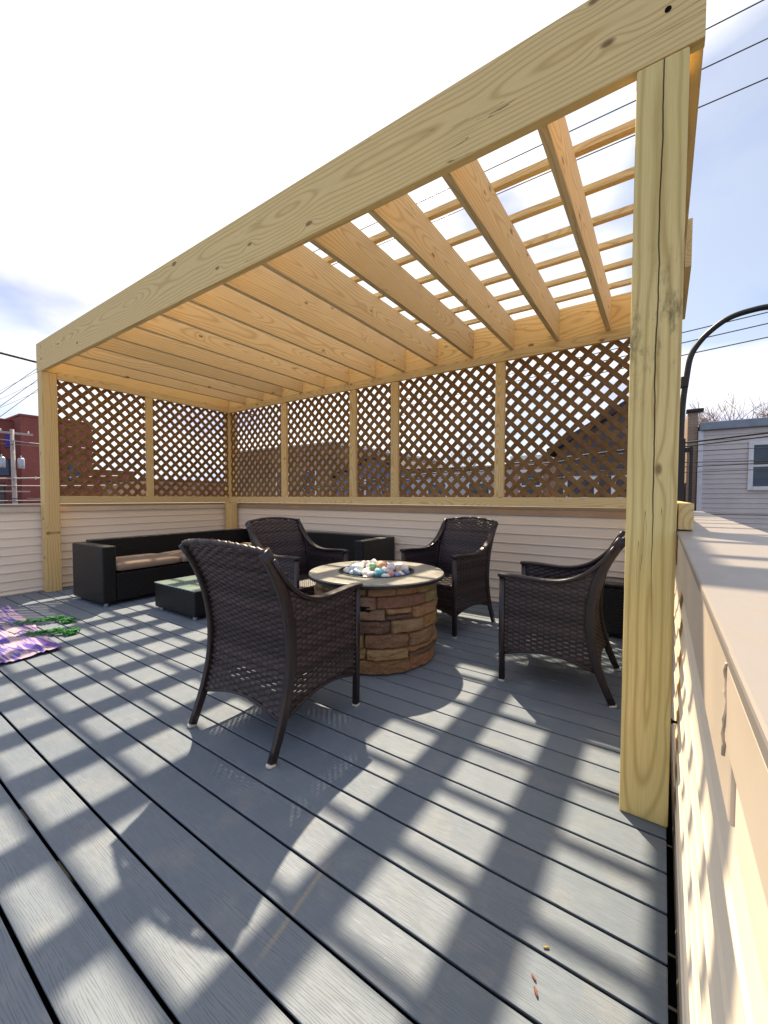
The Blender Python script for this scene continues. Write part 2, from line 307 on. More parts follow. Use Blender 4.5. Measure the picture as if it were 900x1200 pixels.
M_['ground'] = plain('asphalt', (0.06, 0.06, 0.062), 0.9, 0, 0.2, 0.6, 0.3)
M_['roof'] = plain('roof_membrane', (0.012, 0.012, 0.013), 0.9, 0, 0.2, 3, 0.3)
M_['seed'] = plain('dry_brown_husk', (0.20, 0.075, 0.05), 0.7, 0, 0.3, 60, 0.3)
M_['leaf'] = plain('dry_yellow_leaf', (0.40, 0.30, 0.08), 0.7, 0, 0.3, 60, 0.3)
M_['rust'] = plain('rusty_caulk', (0.56, 0.45, 0.34), 0.6, 0, 0.3, 30, 0.35, 0.4, 60)

# ---------------------------------------------------------------- builders
def link(o, parent=None):
    COL.objects.link(o)
    if parent: o.parent = parent
    return o
def thing(name, label, cat, loc=(0, 0, 0), rz=0.0, group=None):
    o = bpy.data.objects.new(name, None); o.empty_display_size = 0.1; COL.objects.link(o)
    o.location = loc; o.rotation_euler = (0, 0, rz); o['label'] = label; o['category'] = cat
    if group: o['group'] = group
    return o
def tag(o, label, cat, group=None):
    o['label'] = label; o['category'] = cat
    if group: o['group'] = group
    return o
def struct(o): o['kind'] = 'structure'; return o

class MB:
    def __init__(s): s.v, s.f, s.a, s.sm = [], [], [], []
    def add(s, vs_, fs, att=0.5, smooth=False):
        k = len(s.v); s.v += [tuple(q) for q in vs_]
        for f in fs: s.f.append(tuple(i + k for i in f)); s.a.append(att); s.sm.append(smooth)
    def box(s, x0, x1, y0, y1, z0, z1, att=0.5):
        s.add([(x0, y0, z0), (x1, y0, z0), (x1, y1, z0), (x0, y1, z0), (x0, y0, z1), (x1, y0, z1), (x1, y1, z1), (x0, y1, z1)],
              [(0, 3, 2, 1), (4, 5, 6, 7), (0, 1, 5, 4), (1, 2, 6, 5), (2, 3, 7, 6), (3, 0, 4, 7)], att)
    def bbox(s, x0, x1, y0, y1, z0, z1, bv=0.004, seg=2):
        bm = bmesh.new(); bmesh.ops.create_cube(bm, size=1)
        for v in bm.verts: v.co = ((x0 + x1) / 2 + v.co.x * (x1 - x0), (y0 + y1) / 2 + v.co.y * (y1 - y0), (z0 + z1) / 2 + v.co.z * (z1 - z0))
        bmesh.ops.bevel(bm, geom=bm.edges[:], offset=bv, segments=seg, profile=0.6, affect='EDGES')
        bm.verts.index_update(); s.add([v.co for v in bm.verts], [[q.index for q in f.verts] for f in bm.faces], smooth=False); bm.free()
    def tube(s, path, r, n=8, cap=True, smooth=True, att=0.5):
        path = [Vector(q) for q in path]; rs = r if isinstance(r, (list, tuple)) else [r] * len(path)
        ring = []; up = Vector((0, 0, 1)); prev = None
        for i, q in enumerate(path):
            t = (path[min(i + 1, len(path) - 1)] - path[max(i - 1, 0)]).normalized()
            if prev is None:
                a = t.cross(up) if abs(t.z) < 0.95 else t.cross(Vector((1, 0, 0)))
            else: a = prev - t * prev.dot(t)
            a.normalize(); prev = a; b = t.cross(a)
            ring.append([q + (a * math.cos(2 * math.pi * j / n) + b * math.sin(2 * math.pi * j / n)) * rs[i] for j in range(n)])
        vs_ = [v for rg in ring for v in rg]; fs = []
        for i in range(len(path) - 1):
            for j in range(n): fs.append((i * n + j, i * n + (j + 1) % n, (i + 1) * n + (j + 1) % n, (i + 1) * n + j))
        if cap: fs.append(tuple(range(n - 1, -1, -1))); fs.append(tuple((len(path) - 1) * n + j for j in range(n)))
        s.add(vs_, fs, att, smooth)
    def bar(s, path, wx, wt, n=16, pw=5.0):
        """sweep of a rounded rectangle along a path lying in a y-z plane: wx across X, wt across the tangent"""
        path = [Vector(q) for q in path]; X = Vector((1, 0, 0)); vs_ = []; fs = []
        for i, q in enumerate(path):
            t = (path[min(i + 1, len(path) - 1)] - path[max(i - 1, 0)]).normalized(); b = t.cross(X).normalized()
            w2 = wt[i] if isinstance(wt, (list, tuple)) else wt
            for j in range(n):
                th = 2 * math.pi * (j + 0.5) / n; c, d = math.cos(th), math.sin(th)
                c = math.copysign(abs(c) ** (2 / pw), c); d = math.copysign(abs(d) ** (2 / pw), d)
                vs_.append(q + X * c * wx / 2 + b * d * w2 / 2)
        for i in range(len(path) - 1):
            for j in range(n): fs.append((i * n + j, i * n + (j + 1) % n, (i + 1) * n + (j + 1) % n, (i + 1) * n + j))
        fs.append(tuple(range(n - 1, -1, -1))); fs.append(tuple((len(path) - 1) * n + j for j in range(n)))
        s.add(vs_, fs, 0.5, True)
    def lathe(s, prof, n=64, c=(0, 0), smooth=False):
        vs_ = []; fs = []
        for i, (r, z) in enumerate(prof):
            for j in range(n): a = 2 * math.pi * j / n; vs_.append((c[0] + r * math.cos(a), c[1] + r * math.sin(a), z))
        for i in range(len(prof) - 1):
            for j in range(n): fs.append((i * n + j, i * n + (j + 1) % n, (i + 1) * n + (j + 1) % n, (i + 1) * n + j))
        s.add(vs_, fs, 0.5, smooth)
    def build(s, name, mat, parent=None, att=None, off=None):
        me = bpy.data.meshes.new(name)
        vv = s.v if off is None else [(a - off[0], b - off[1], c - off[2]) for a, b, c in s.v]
        me.from_pydata(vv, [], s.f); me.materials.append(mat)
        me.polygons.foreach_set('use_smooth', s.sm)
        if att:
            if isinstance(s.a[0], tuple):
                A = me.attributes.new(att, 'FLOAT_COLOR', 'FACE')
                A.data.foreach_set('color', [q for c in s.a for q in (*c, 1.0)])
            else:
                A = me.attributes.new(att, 'FLOAT', 'FACE'); A.data.foreach_set('value', s.a)
        me.update()
        o = bpy.data.objects.new(name, me); link(o, parent)
        if off is not None: o.location = off
        return o

def board(name, mat, parent, x0, x1, y0, y1, z0, z1, axis='x', bv=0.004, holes=()):
    """a straight piece of lumber whose local X runs along its length; bounds are world coordinates"""
    c = Vector(((x0 + x1) / 2, (y0 + y1) / 2, (z0 + z1) / 2)); d = (x1 - x0, y1 - y0, z1 - z0)
    l, a, b = {'x': (d[0], d[1], d[2]), 'y': (d[1], d[0], d[2]), 'z': (d[2], d[1], d[0])}[axis]
    m = MB(); m.bbox(-l / 2, l / 2, -a / 2, a / 2, -b / 2, b / 2, bv)
    o = m.build(name, mat, parent)
    rot = {'x': (0, 0, 0), 'y': (0, 0, math.pi / 2), 'z': (0, -math.pi / 2, 0)}[axis]
    o.rotation_euler = rot; o.location = c - (parent.location if parent else Vector())
    return o

def weave(mb, P, N, u0, u1, v0, v1, inside, sp=0.0128, sw=0.0126, st=0.034, amp=0.0040, seed=0, lo=9.0, hi=9.9):
    """strands along u at each v, over and under stakes along v"""
    rg = random.Random(seed); nu = max(8, int((u1 - u0) / (st / 6))); nv = int((v1 - v0) / sp)
    us = [u0 + (u1 - u0) * i / nu for i in range(nu + 1)]
    for k in range(nv + 1):
        v = v0 + k * sp; run = []; tint = rg.random()
        def flush(run):
            if len(run) < 3: return
            vs_, fs = [], []
            for u in run:
                w = amp * math.tanh(2.4 * math.sin(math.pi * u / st + k * math.pi)); p, n = P(u, v), N(u, v)
                dv = (P(u, v + 1e-3) - p).normalized()
                for q, h in ((-0.5, -0.0024), (0, 0.0010), (0.5, -0.0024)):
                    vs_.append(p + dv * (q * sw * (1.0 if lo < v < hi else 1.34)) + n * (w + h * (1 if w >= 0 else -1)))
            for i in range(len(run) - 1):
                for j in (0, 1): fs.append((i * 3 + j, i * 3 + 3 + j, i * 3 + 4 + j, i * 3 + 1 + j))
            mb.add(vs_, fs, tint, True)
        for u in us:
            if inside(u, v): run.append(u)
            else: flush(run); run = []
        flush(run)
    ns = int((u1 - u0) / st)
    for j in range(ns + 1):
        u = (math.floor(u0 / st) + j + 1) * st
        if u > u1: break
        pts = [v0 + (v1 - v0) * i / 30 for i in range(31)]; pts = [v for v in pts if inside(u, v)]
        if len(pts) < 2: continue
        vs_, fs = [], []
        for v in pts:
            p = P(u, v); du = (P(u + 1e-3, v) - p).normalized()
            vs_ += [p - du * 0.004, p + du * 0.004]
        for i in range(len(pts) - 1): fs.append((i * 2, i * 2 + 1, i * 2 + 3, i * 2 + 2))
        mb.add(vs_, fs, 0.2, True)

# ---------------------------------------------------------------- setting: ground, roof, deck
m = MB(); m.add([(-900, -900, -6.5), (900, -900, -6.5), (900, 900, -6.5), (-900, 900, -6.5)], [(0, 1, 2, 3)]); struct(m.build('ground', M_['ground']))
m = MB(); m.box(-6.16, 0.26, -3.0, 4.37, -6.45, -0.16); struct(m.build('roof', M_['roof']))
m = MB()
y = GAP0 - 27 * PITCH
while y < 4.14:
    y1 = min(y + PITCH - 0.0092, 4.15)
    if y1 - y > 0.03:
        m.bbox(-5.94, 0.034, y, y1, -0.0075, 0.0, 0.0032, 2); m.box(-5.938, 0.024, y + 0.012, y1 - 0.012, -0.026, -0.0073)
    y += PITCH
deck = struct(m.build('deck', M_['deck']))
m = MB()
for k in range(15): m.box(-5.9 + k * 0.41, -5.86 + k * 0.41, -2.8, 4.1, -0.16, -0.03)
struct(m.build('deck_joists', M_['black']))

# ---------------------------------------------------------------- parapet walls
def siding_profile(z0, z1, exp=0.0965):
    """list of (outward offset, z) for lapped boards"""
    pr = []; z = z1
    while z > z0 + 0.01:
        zb = max(z - exp, z0); pr += [(0.002, z - 0.0075), (0.012, zb + 0.014), (0.0150, zb + 0.006), (0.0148, zb), (-0.008, zb - 0.0002), (-0.008, zb - 0.0070)]
        z = zb
    return pr[::-1]
def laps(a, b, inward, z0, z1, exp=0.0965):
    m = MB(); pr = siding_profile(z0, z1, exp); d = Vector(inward); vs_ = []
    for q in (Vector(a), Vector(b)):
        for o_, z in pr: vs_.append((q.x + d.x * o_, q.y + d.y * o_, z))
    n = len(pr); m.add(vs_, [(i, i + 1, n + i + 1, n + i) for i in range(n - 1)]); return m
def parapet(label, core, cap, a, b, inward, fascia, fz=0.921):
    w = thing('parapet_wall', label, 'wall', ((core[0] + core[1]) / 2, (core[2] + core[3]) / 2, -0.15))
    L = w.location
    def put(m, n, mt):
        o = m.build(n, mt, w); o.location = -L; return o
    m = MB(); m.box(core[0], core[1], core[2], core[3], -0.155, 0.94); put(m, 'wall_core', M_['siding'])
    put(laps(a, b, inward, 0.005 if inward != (-1, 0, 0) else -0.12, 0.925), 'siding', M_['siding'])
    m = MB(); m.bbox(*cap, 0.982, 0.994 if cap[0] > 0 else 1.013, 0.003); put(m, 'cap', M_['captop'])
    m = MB(); m.bbox(*fascia, fz, 0.985, 0.003); put(m, 'cap_fascia', M_['trim' if inward == (0, -1, 0) else 'cap'])  # back fascia gets the darker tan, painted as the rail's shade
    return w, put
wl, _ = parapet('cream lap-sided low wall on the left, with the sofa and big post beside it', (-6.14, -5.97, -3.0, 4.36), (-6.16, -5.930, -3.0, 4.12), (-5.97, -3.0, 0), (-5.97, 4.15, 0), (1, 0, 0), (-5.96, -5.934, -3.0, 4.13))
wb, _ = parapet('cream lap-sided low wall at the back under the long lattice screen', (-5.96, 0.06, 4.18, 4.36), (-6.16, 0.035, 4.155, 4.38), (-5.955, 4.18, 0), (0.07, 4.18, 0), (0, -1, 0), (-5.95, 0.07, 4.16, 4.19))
wr, put = parapet('cream low wall at the right edge with a wide tan metal cap, running past the nearest post', (0.080, 0.25, -3.0, 4.36), (0.040, 0.272, 0.362, 4.38), (0.0705, -3.0, 0), (0.0705, 4.2, 0), (-1, 0, 0), (0.0425, 0.070, 0.362, 4.15), 0.872)
m = MB(); m.bbox(0.0392, 0.273, -3.0, 0.366, 0.983, 0.9953, 0.0025); put(m, 'cap', M_['captop'])
m = MB(); m.bbox(0.0395, 0.066, -3.0, 0.368, 0.928, 0.986, 0.003); put(m, 'cap_fascia', M_['cap'])
m = MB(); m.bbox(0.0455, 0.066, -3.0, 0.361, 0.862, 0.9265, 0.003); put(m, 'trim', M_['siding'])
m = MB(); m.tube([(0.0385 + 0.002 * random.random(), 0.366 + 0.004 * math.sin(i), 0.985 - i * 0.0065) for i in range(11)], [0.0011 + 0.0003 * random.random() for i in range(11)], 7); put(m, 'caulk_bead', M_['rust'])

# ---------------------------------------------------------------- pergola
XL, XR, YF, YB, w6 = -5.918, -0.104, 1.617, 4.005, 0.142
pg = thing('pergola', 'big new-pine pergola with lattice screens standing on the deck', 'pergola', (-2.93, 2.88, 0))
def pb(n, mt, *b, **k): return board(n, M_[mt], pg, *b, **k)
pr = pb('post', 'post', XR, XR + w6, YF + 0.001, YF + w6, 0.001, 2.509, axis='z', bv=0.007); pr['label'] = 'greenish front right post with a long vertical crack'
pb('post', 'post2', XL, XL + w6, YF + 0.001, YF + w6, 0.001, 2.509, axis='z', bv=0.006)
pb('post', 'post2', XL, XL + w6, YB + 0.006, YB + w6, 0.001, 2.53, axis='z', bv=0.006)
pb('post', 'post2', XR, XR + w6, YB + 0.006, YB + w6, 0.001, 2.53, axis='z', bv=0.006)
fb = pb('beam', 'beam', XL - 0.012, 0.075, YF, YF + 0.040, 2.511, 2.834, bv=0.003); fb['label'] = 'long front beam'
pb('beam', 'beam', 0.0365, 0.074, YF + 0.043, 4.09, 2.533, 2.822, axis='y', bv=0.003)
pb('beam', 'beam', 0.077, 0.112, 3.18, 4.09, 2.535, 2.826, axis='y', bv=0.003)
pb('beam', 'beam', -5.816, -5.778, YF + 0.043, 4.0, 2.512, 2.82, axis='y', bv=0.003)
pb('beam', 'beam', -5.90, 0.034, YB + 0.004, YB + 0.042, 2.536, 2.824, bv=0.003)
for k in range(13):
    x0 = -0.439 - 0.4125 * k
    pb('joist', 'joist', x0, x0 + 0.038, YF + 0.042, YB + 0.002, 2.540 + random.uniform(-.002, .002), 2.8135, axis='y', bv=0.003)
for k in range(7):
    yc = 1.955 + 0.315 * k + 0.0
    pb('batten', 'rail', -5.88, 0.05, yc - 0.019, yc + 0.019, 2.8155, 2.8535, bv=0.002)
# back screen: rails, studs, lattice
pb('rail', 'rail', XL + w6 + 0.002, XR - 0.002, YB - 0.012, YB + 0.025, 2.446, 2.534, bv=0.003)
pb('rail', 'rail', XL + w6 + 0.002, XR, YB - 0.010, YB + 0.027, 1.018, 1.106, bv=0.003)
studs = [(-4.546, -4.440), (-3.280, -3.180), (-2.655, -2.555), (-1.405, -1.310)]
for a, b in studs: pb('stud', 'rail', a, b, YB - 0.006, YB + 0.031, 1.1075, 2.4445, axis='z', bv=0.003)
# left screen
pb('rail', 'rail', -5.812, -5.775, YF + w6 + 0.002, YB - 0.013, 2.446, 2.535, axis='y', bv=0.003)
pb('rail', 'rail', -5.814, -5.777, YF + w6 + 0.002, YB - 0.013, 1.018, 1.106, axis='y', bv=0.003)
pb('stud', 'rail', -5.812, -5.779, 2.732, 2.822, 1.1075, 2.4445, axis='z', bv=0.003)
# right side: bottom rail resting beside the post on the wall cap
pb('rail', 'post2', 0.042, 0.083, YF + 0.02, 4.10, 0.998, 1.084, axis='y', bv=0.003)

def lattice_panel(w, h, name='lattice_panel'):
    """two layers of diagonal slats filling w x h, in local x (width) and z (height); front layer at y<0"""
    m = MB(); per = 0.136; sw = 0.0430
    for layer, sg in ((0, -1), (1, 1)):
        y0, y1 = (-0.0095, -0.0005) if layer == 0 else (0.0005, 0.0095)
        c = -h - 0.05 if sg == 1 else 0.05 - 0.0
        cs = np.arange(-h, w, per) if sg == 1 else np.arange(0, w + h, per)
        for c in cs:
            # line: x = c + z (sg 1) or x = c - z
            pts = []
            zs = [0, h]
            z0 = max(0, -c if sg == 1 else c - w); z1 = min(h, w - c if sg == 1 else c)
            if z1 - z0 < 0.02: continue
            p0 = Vector((c + sg * z0, 0, z0)); p1 = Vector((c + sg * z1, 0, z1)); n = Vector((1, 0, -sg)).normalized() * sw / 2
            q = [p0 - n, p0 + n, p1 + n, p1 - n]; y_ = random.uniform(-0.0003, 0.0003)
            vs_ = [(v.x, y0 + y_, v.z) for v in q] + [(v.x, y1 + y_, v.z) for v in q]
            m.add(vs_, [(0, 3, 2, 1), (4, 5, 6, 7), (0, 1, 5, 4), (1, 2, 6, 5), (2, 3, 7, 6), (3, 0, 4, 7)])
    return m.build(name, M_['lattice'], pg)
edges = [XL + w6] + [v for s_ in studs for v in s_] + [XR]
for a, b in zip(edges[0::2], edges[1::2]):
    o = lattice_panel(b - a + 0.03, 2.45 - 1.10 + 0.02); o.location = Vector((a - 0.015, YB + 0.040, 1.092)) - pg.location
for a, b in ((YF + w6, 2.732), (2.822, YB + 0.02)):
    o = lattice_panel(b - a + 0.02, 2.45 - 1.10 + 0.02); o.rotation_euler = (0, 0, math.pi / 2); o.location = Vector((-5.823, a - 0.01, 1.092)) - pg.location
# bolt holes as flat black discs, their shade put into the colour; hook
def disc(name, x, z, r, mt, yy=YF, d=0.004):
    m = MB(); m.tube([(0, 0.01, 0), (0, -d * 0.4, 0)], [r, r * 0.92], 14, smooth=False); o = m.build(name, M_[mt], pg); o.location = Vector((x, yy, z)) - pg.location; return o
disc('bolt_hole', -0.022, 2.652, 0.010, 'black'); disc('bolt_hole', -5.56 - 0.28, 0.845, 0.011, 'black', YF + 0.001); disc('bolt_hole', -5.83, 0.40, 0.012, 'black', YF + 0.001)
m = MB(); m.tube([(0, 0, 0), (0, -0.03, 0)], 0.004, 8); m.tube([(0.014 * math.cos(t) , -0.042, 0.014 * math.sin(t)) for t in np.linspace(0, 5.6, 14)], 0.003, 6)
o = m.build('screw_hook', M_['steel'], pg); o.location = Vector((-5.905, YF, 1.31)) - pg.location
m = MB(); m.tube([(0.037, 1.70, 0.33), (0.10, 1.70, 0.33)], 0.0045, 8); m.tube([(0.037, 1.70, 0.33), (0.045, 1.70, 0.33)], 0.009, 6); o = m.build('tie_rod', M_['blackmetal'], pg); o.location = -pg.location

# ---------------------------------------------------------------- wicker armchairs
pz = [0.0, 0.168, 0.307, 0.434, 0.546, 0.649, 0.738, 0.817, 0.877]; pd = [0.590, 0.520, 0.484, 0.470, 0.478, 0.503, 0.533, 0.572, 0.612]
def smooth_interp(xs, ys):
    c = np.polyfit(xs, ys, 5); return lambda x: float(np.polyval(c, x))
post_d = smooth_interp(pz, pd)
ad_ = [-0.014, 0.06, 0.107, 0.24, 0.32, 0.40, 0.465, 0.528, 0.574]; az_ = [0.640, 0.641, 0.640, 0.632, 0.638, 0.664, 0.706, 0.769, 0.835]
arm_z = smooth_interp(ad_, az_)
HW = 0.272
def make_chair():
    t = thing('wicker_armchair', 'x', 'armchair', group='wicker armchairs around the fire table')
    Y = lambda d: 0.29 - d
    back = lambda u: 0.885 + 0.026 * (1 - (u / HW) ** 2)
    # frame posts (rear legs run up into the back)
    for s in (-1, 1):
        zs = np.linspace(0.012, 0.885, 22)
        m = MB(); m.bar([(s * HW, Y(post_d(z)), z) for z in zs], 0.026, [0.036 + 0.016 * math.sin(min(1, z / 0.6) * math.pi / 2) for z in zs]); lg = m.build('rear_leg', M_['dkmetal'], t)
        m = MB(); m.bar([(s * HW, Y(0.5915), 0.0), (s * HW, Y(0.588), 0.012)], 0.029, 0.038); m.build('foot_cap', M_['footcap'], lg)
        m = MB(); m.bar([(s * HW, Y(0.004), 0.012), (s * HW, Y(0.0), 0.3), (s * HW, Y(0.0), 0.628)], 0.030, 0.034); lg = m.build('front_leg', M_['dkmetal'], t)
        m = MB(); m.bar([(s * HW, Y(0.004), 0.0), (s * HW, Y(0.004), 0.012)], 0.033, 0.036); m.build('foot_cap', M_['footcap'], lg)
        ds = np.linspace(-0.022, 0.582, 22)
        m = MB(); m.bar([(s * HW, Y(d), arm_z(d)) for d in ds], 0.050, 0.020); m.build('armrest', M_['dkmetal'], t)
        low = lambda d: 0.165 + 0.05 * math.sin(max(0, min(1, d / 0.5)) * math.pi)
        ds = np.linspace(0.012, 0.505, 14)
        m = MB(); m.bar([(s * HW, Y(d), low(d)) for d in ds], 0.016, 0.014); m.build('apron_rail', M_['dkmetal'], t)
        m = MB()
        P = lambda u, v, s=s: Vector((s * (HW + 0.002), Y(u), v)); N = lambda u, v, s=s: Vector((s, 0, 0))
        weave(m, P, N, 0.010, 0.60, 0.165, 0.86, lambda u, v: low(u) + 0.004 < v < (arm_z(u) if u < 0.585 else 9) and u < post_d(v) - 0.012 and v < arm_z(min(u, 0.58)), seed=int(s + 3), lo=0.22, hi=0.33)
        m.build('side_panel', M_['weave'], t, 'tint')
    lowb = lambda u: 0.150 + 0.045 * math.cos(u / HW * math.pi / 2)
    bow = lambda u, v: 0.022 * (1 - (u / HW) ** 2) * min(1, max(0, (v - 0.2) / 0.4))
    m = MB(); P = lambda u, v: Vector((u, Y(post_d(min(v, 0.92)) + bow(u, v)), v))
    def N(u, v):
        a = P(u, v + 1e-3) - P(u, v - 1e-3); return Vector((1, 0, 0)).cross(a).normalized() * -1
    weave(m, P, N, -HW + 0.012, HW - 0.012, 0.150, 0.92, lambda u, v: lowb(u) < v < back(u) - 0.008, seed=11, lo=0.24, hi=0.32)
    m.build('back_panel', M_['weave'], t, 'tint')
    m = MB(); us = np.linspace(-HW, HW, 60)
    m.tube([P(u, back(u)) + Vector((0, 0, 0.002 * math.sin(u * 185))) for u in us], [0.011 + 0.0025 * math.sin(u * 370) for u in us], 8, att=0.6); m.build('top_roll', M_['weave'], t, 'tint')
    m = MB(); P2 = lambda u, v: Vector((u, Y(v), 0.405 + 0.012 * (v / 0.46) * -1 - 0.008 * (1 - (u / HW) ** 2))); N2 = lambda u, v: Vector((0, 0, 1))
    weave(m, P2, N2, -HW + 0.01, HW - 0.01, 0.006, 0.475, lambda u, v: True, seed=21); m.build('seat', M_['weave'], t, 'tint')
    m = MB(); P3 = lambda u, v: Vector((u, Y(0.0), v)); lowf = lambda u: 0.165 + 0.045 * math.cos(u / HW * math.pi / 2)
    weave(m, P3, lambda u, v: Vector((0, 1, 0)), -HW + 0.012, HW - 0.012, 0.165, 0.40, lambda u, v: v > lowf(u), seed=31); m.build('front_apron', M_['weave'], t, 'tint')
    us = np.linspace(-HW + 0.01, HW - 0.01, 16)
    for pth in ([(u, Y(0.0), lowf(u)) for u in us], [(u, P(u, lowb(u)).y, lowb(u)) for u in us]):
        m = MB(); m.tube(pth, 0.007, 8); m.build('apron_rail', M_['dkmetal'], t)
    return t
def dup(root, loc, rz, label):
    r = root.copy(); COL.objects.link(r); r.location = loc; r.rotation_euler = (0, 0, rz); r['label'] = label
    for ch in root.children:
        c = ch.copy(); COL.objects.link(c); c.parent = r
        for g_ in ch.children: d = g_.copy(); COL.objects.link(d); d.parent = c
    return r
ch = make_chair(); ch.location = (-1.577, 1.363, 0); ch.rotation_euler = (0, 0, rad(2.2)); ch['label'] = 'brown wicker armchair nearest us, seen from behind, its woven back toward the camera'
dup(ch, (-0.503, 2.675, 0), rad(92.4), 'brown wicker armchair seen side-on, partly hidden by the nearest post')
dup(ch, (-1.539, 3.245, 0), rad(169), 'brown wicker armchair beyond the fire table with its back to the back wall, facing us')
dup(ch, (-2.54, 2.418, 0), rad(267.6), 'brown wicker armchair left of the fire table, between it and the black sofa')

# ---------------------------------------------------------------- fire table
FX, FY = -1.67, 2.34
ft = thing('fire_table', 'round fire table with a stacked-stone drum base and grey stone top', 'fire pit', (FX, FY, 0))
m = MB(); rs = random.Random(5); z = 0.004; R0 = 0.392
hs = [0.10, 0.075, 0.10, 0.09, 0.075, 0.085, 0.07]; hs = [h * 0.551 / sum(hs) for h in hs]
pal = [(0.38, 0.245, 0.12), (0.33, 0.21, 0.10), (0.42, 0.285, 0.145), (0.24, 0.145, 0.09), (0.27, 0.19, 0.11), (0.36, 0.23, 0.11), (0.33, 0.225, 0.125), (0.11, 0.088, 0.07)]
zz0 = lambda z_, v_, h_: z_ + v_ * h_
for ci, h in enumerate(hs):
    a = rs.uniform(0, 1); end = a + 2 * math.pi
    while a < end - 0.05:
        da = min(rs.uniform(0.38, 0.95), end - a)
        if end - a - da < 0.2: da = end - a
        pieces = [(z, h)] if rs.random() < 0.82 else [(z, h * 0.5), (z + h * 0.5, h * 0.5)]
        for pz0, ph in pieces:
            col = rs.choice(pal); col = tuple(c * rs.uniform(0.85, 1.15) for c in col); pr_ = rs.uniform(0.018, 0.044); nx = max(8, int(da / 0.022)); nz = max(6, int(ph / 0.0065)); ofs = rs.uniform(0, 40)
            vs_ = []; fs = []
            for i in range(nx + 1):
                for j in range(nz + 1):
                    u, v = i / nx, j / nz; e = min(u * da * R0, (1 - u) * da * R0, v * ph, (1 - v) * ph); ed = min(1, e / 0.006) ** 0.6
                    th = a + 0.006 + u * (da - 0.012) + 0.012 * noise.noise(Vector((zz0(pz0, v, ph) * 30, ofs, 1))) * (1 if u > .5 else -1); zz = pz0 + 0.002 + v * (ph - 0.004) + 0.004 * noise.noise(Vector((u * da * 9, ofs, 5))) * (1 if v > 0.5 else -1)
                    n_ = noise.fractal(Vector((th * 5 + ofs, zz * 16, ofs)), 0.8, 2.0, 4)
                    rr = R0 + pr_ * ed + 0.012 * n_ * ed + 0.012 * noise.noise(Vector((th * 2 + ofs, zz * 5, 3))) * ed
                    vs_.append((rr * math.cos(th), rr * math.sin(th), zz))
            for i in range(nx):
                for j in range(nz): k = i * (nz + 1) + j; fs.append((k, k + nz + 1, k + nz + 2, k + 1))
            m.add(vs_, fs, col, True)
        a += da
    z += h
m.lathe([(R0 - 0.001, 0.0), (R0 - 0.001, 0.55)], 64); m.a = [c if isinstance(c, tuple) else (0.10, 0.07, 0.045) for c in m.a]
m.build('stone_base', M_['stone'], ft, 'stone')
m = MB(); th = -math.pi / 2 + 0.42
q = Matrix.Rotation(th, 3, 'Z'); vs0 = MB(); vs0.box(R0 - 0.01, R0 + 0.040, -0.045, 0.045, 0.405, 0.435); m.add([q @ Vector(v) for v in vs0.v], vs0.f); m.build('vent', M_['black'], ft)
m = MB(); m.lathe([(0.262, 0.572), (0.262, 0.580), (0.468, 0.580), (0.474, 0.578), (0.476, 0.572), (0.474, 0.558), (0.466, 0.553), (0.40, 0.552)], 96); m.build('tabletop', M_['slate'], ft)
m = MB(); m.lathe([(0.4755, 0.5705), (0.4775, 0.568), (0.4765, 0.552), (0.468, 0.548), (0.43, 0.547)], 96); m.build('edge_band', M_['blackmetal'], ft)
m = MB(); m.lathe([(0.270, 0.5815), (0.270, 0.5845), (0.258, 0.5845), (0.258, 0.575), (0.246, 0.575), (0.240, 0.54), (0.01, 0.535)], 72); m.build('burner_bowl', M_['blackmetal'], ft)
# pebbles heaped in the bowl
pcol = {'w': ((0.74, 0.72, 0.68), None)}
def pebble(x, y, z, r, col, label, seed):
    bm = bmesh.new(); bmesh.ops.create_icosphere(bm, subdivisions=3, radius=1); rg = random.Random(seed); sx, sy, sz = r * rg.uniform(0.9, 1.25), r * rg.uniform(0.8, 1.05), r * rg.uniform(0.68, 0.9); of = Vector((seed * 3.1, seed, 0))
    for v in bm.verts:
        d = 1 + 0.26 * noise.noise(v.co * 1.2 + of) + 0.09 * noise.noise(v.co * 3.2 + of); v.co = Vector((v.co.x * sx, v.co.y * sy, v.co.z * sz)) * d
    me = bpy.data.meshes.new('pebble'); bm.to_mesh(me); bm.free(); me.polygons.foreach_set('use_smooth', [True] * len(me.polygons)); me.materials.append(col)
    o = bpy.data.objects.new('pebble', me); COL.objects.link(o); o.location = (FX + x, FY + y, z); o.rotation_euler = (rg.uniform(-.4, .4), rg.uniform(-.4, .4), rg.uniform(0, 6.3))
    tag(o, label, 'stone', 'stones heaped in the fire bowl')
pm = {k: plain('pebble_' + k, c, rg_, 0, 0.45, 22, 0.16, 0.12, 90) for k, c, rg_ in (('white', (0.80, 0.78, 0.75), 0.45), ('cream', (0.72, 0.66, 0.58), 0.5), ('turquoise', (0.16, 0.50, 0.55), 0.3), ('lightblue', (0.45, 0.60, 0.66), 0.35), ('green', (0.20, 0.45, 0.20), 0.4), ('orange', (0.50, 0.27, 0.15), 0.5), ('red', (0.62, 0.32, 0.30), 0.4), ('tan', (0.60, 0.44, 0.32), 0.5), ('lilac', (0.64, 0.59, 0.66), 0.4), ('blue', (0.28, 0.34, 0.52), 0.35))}
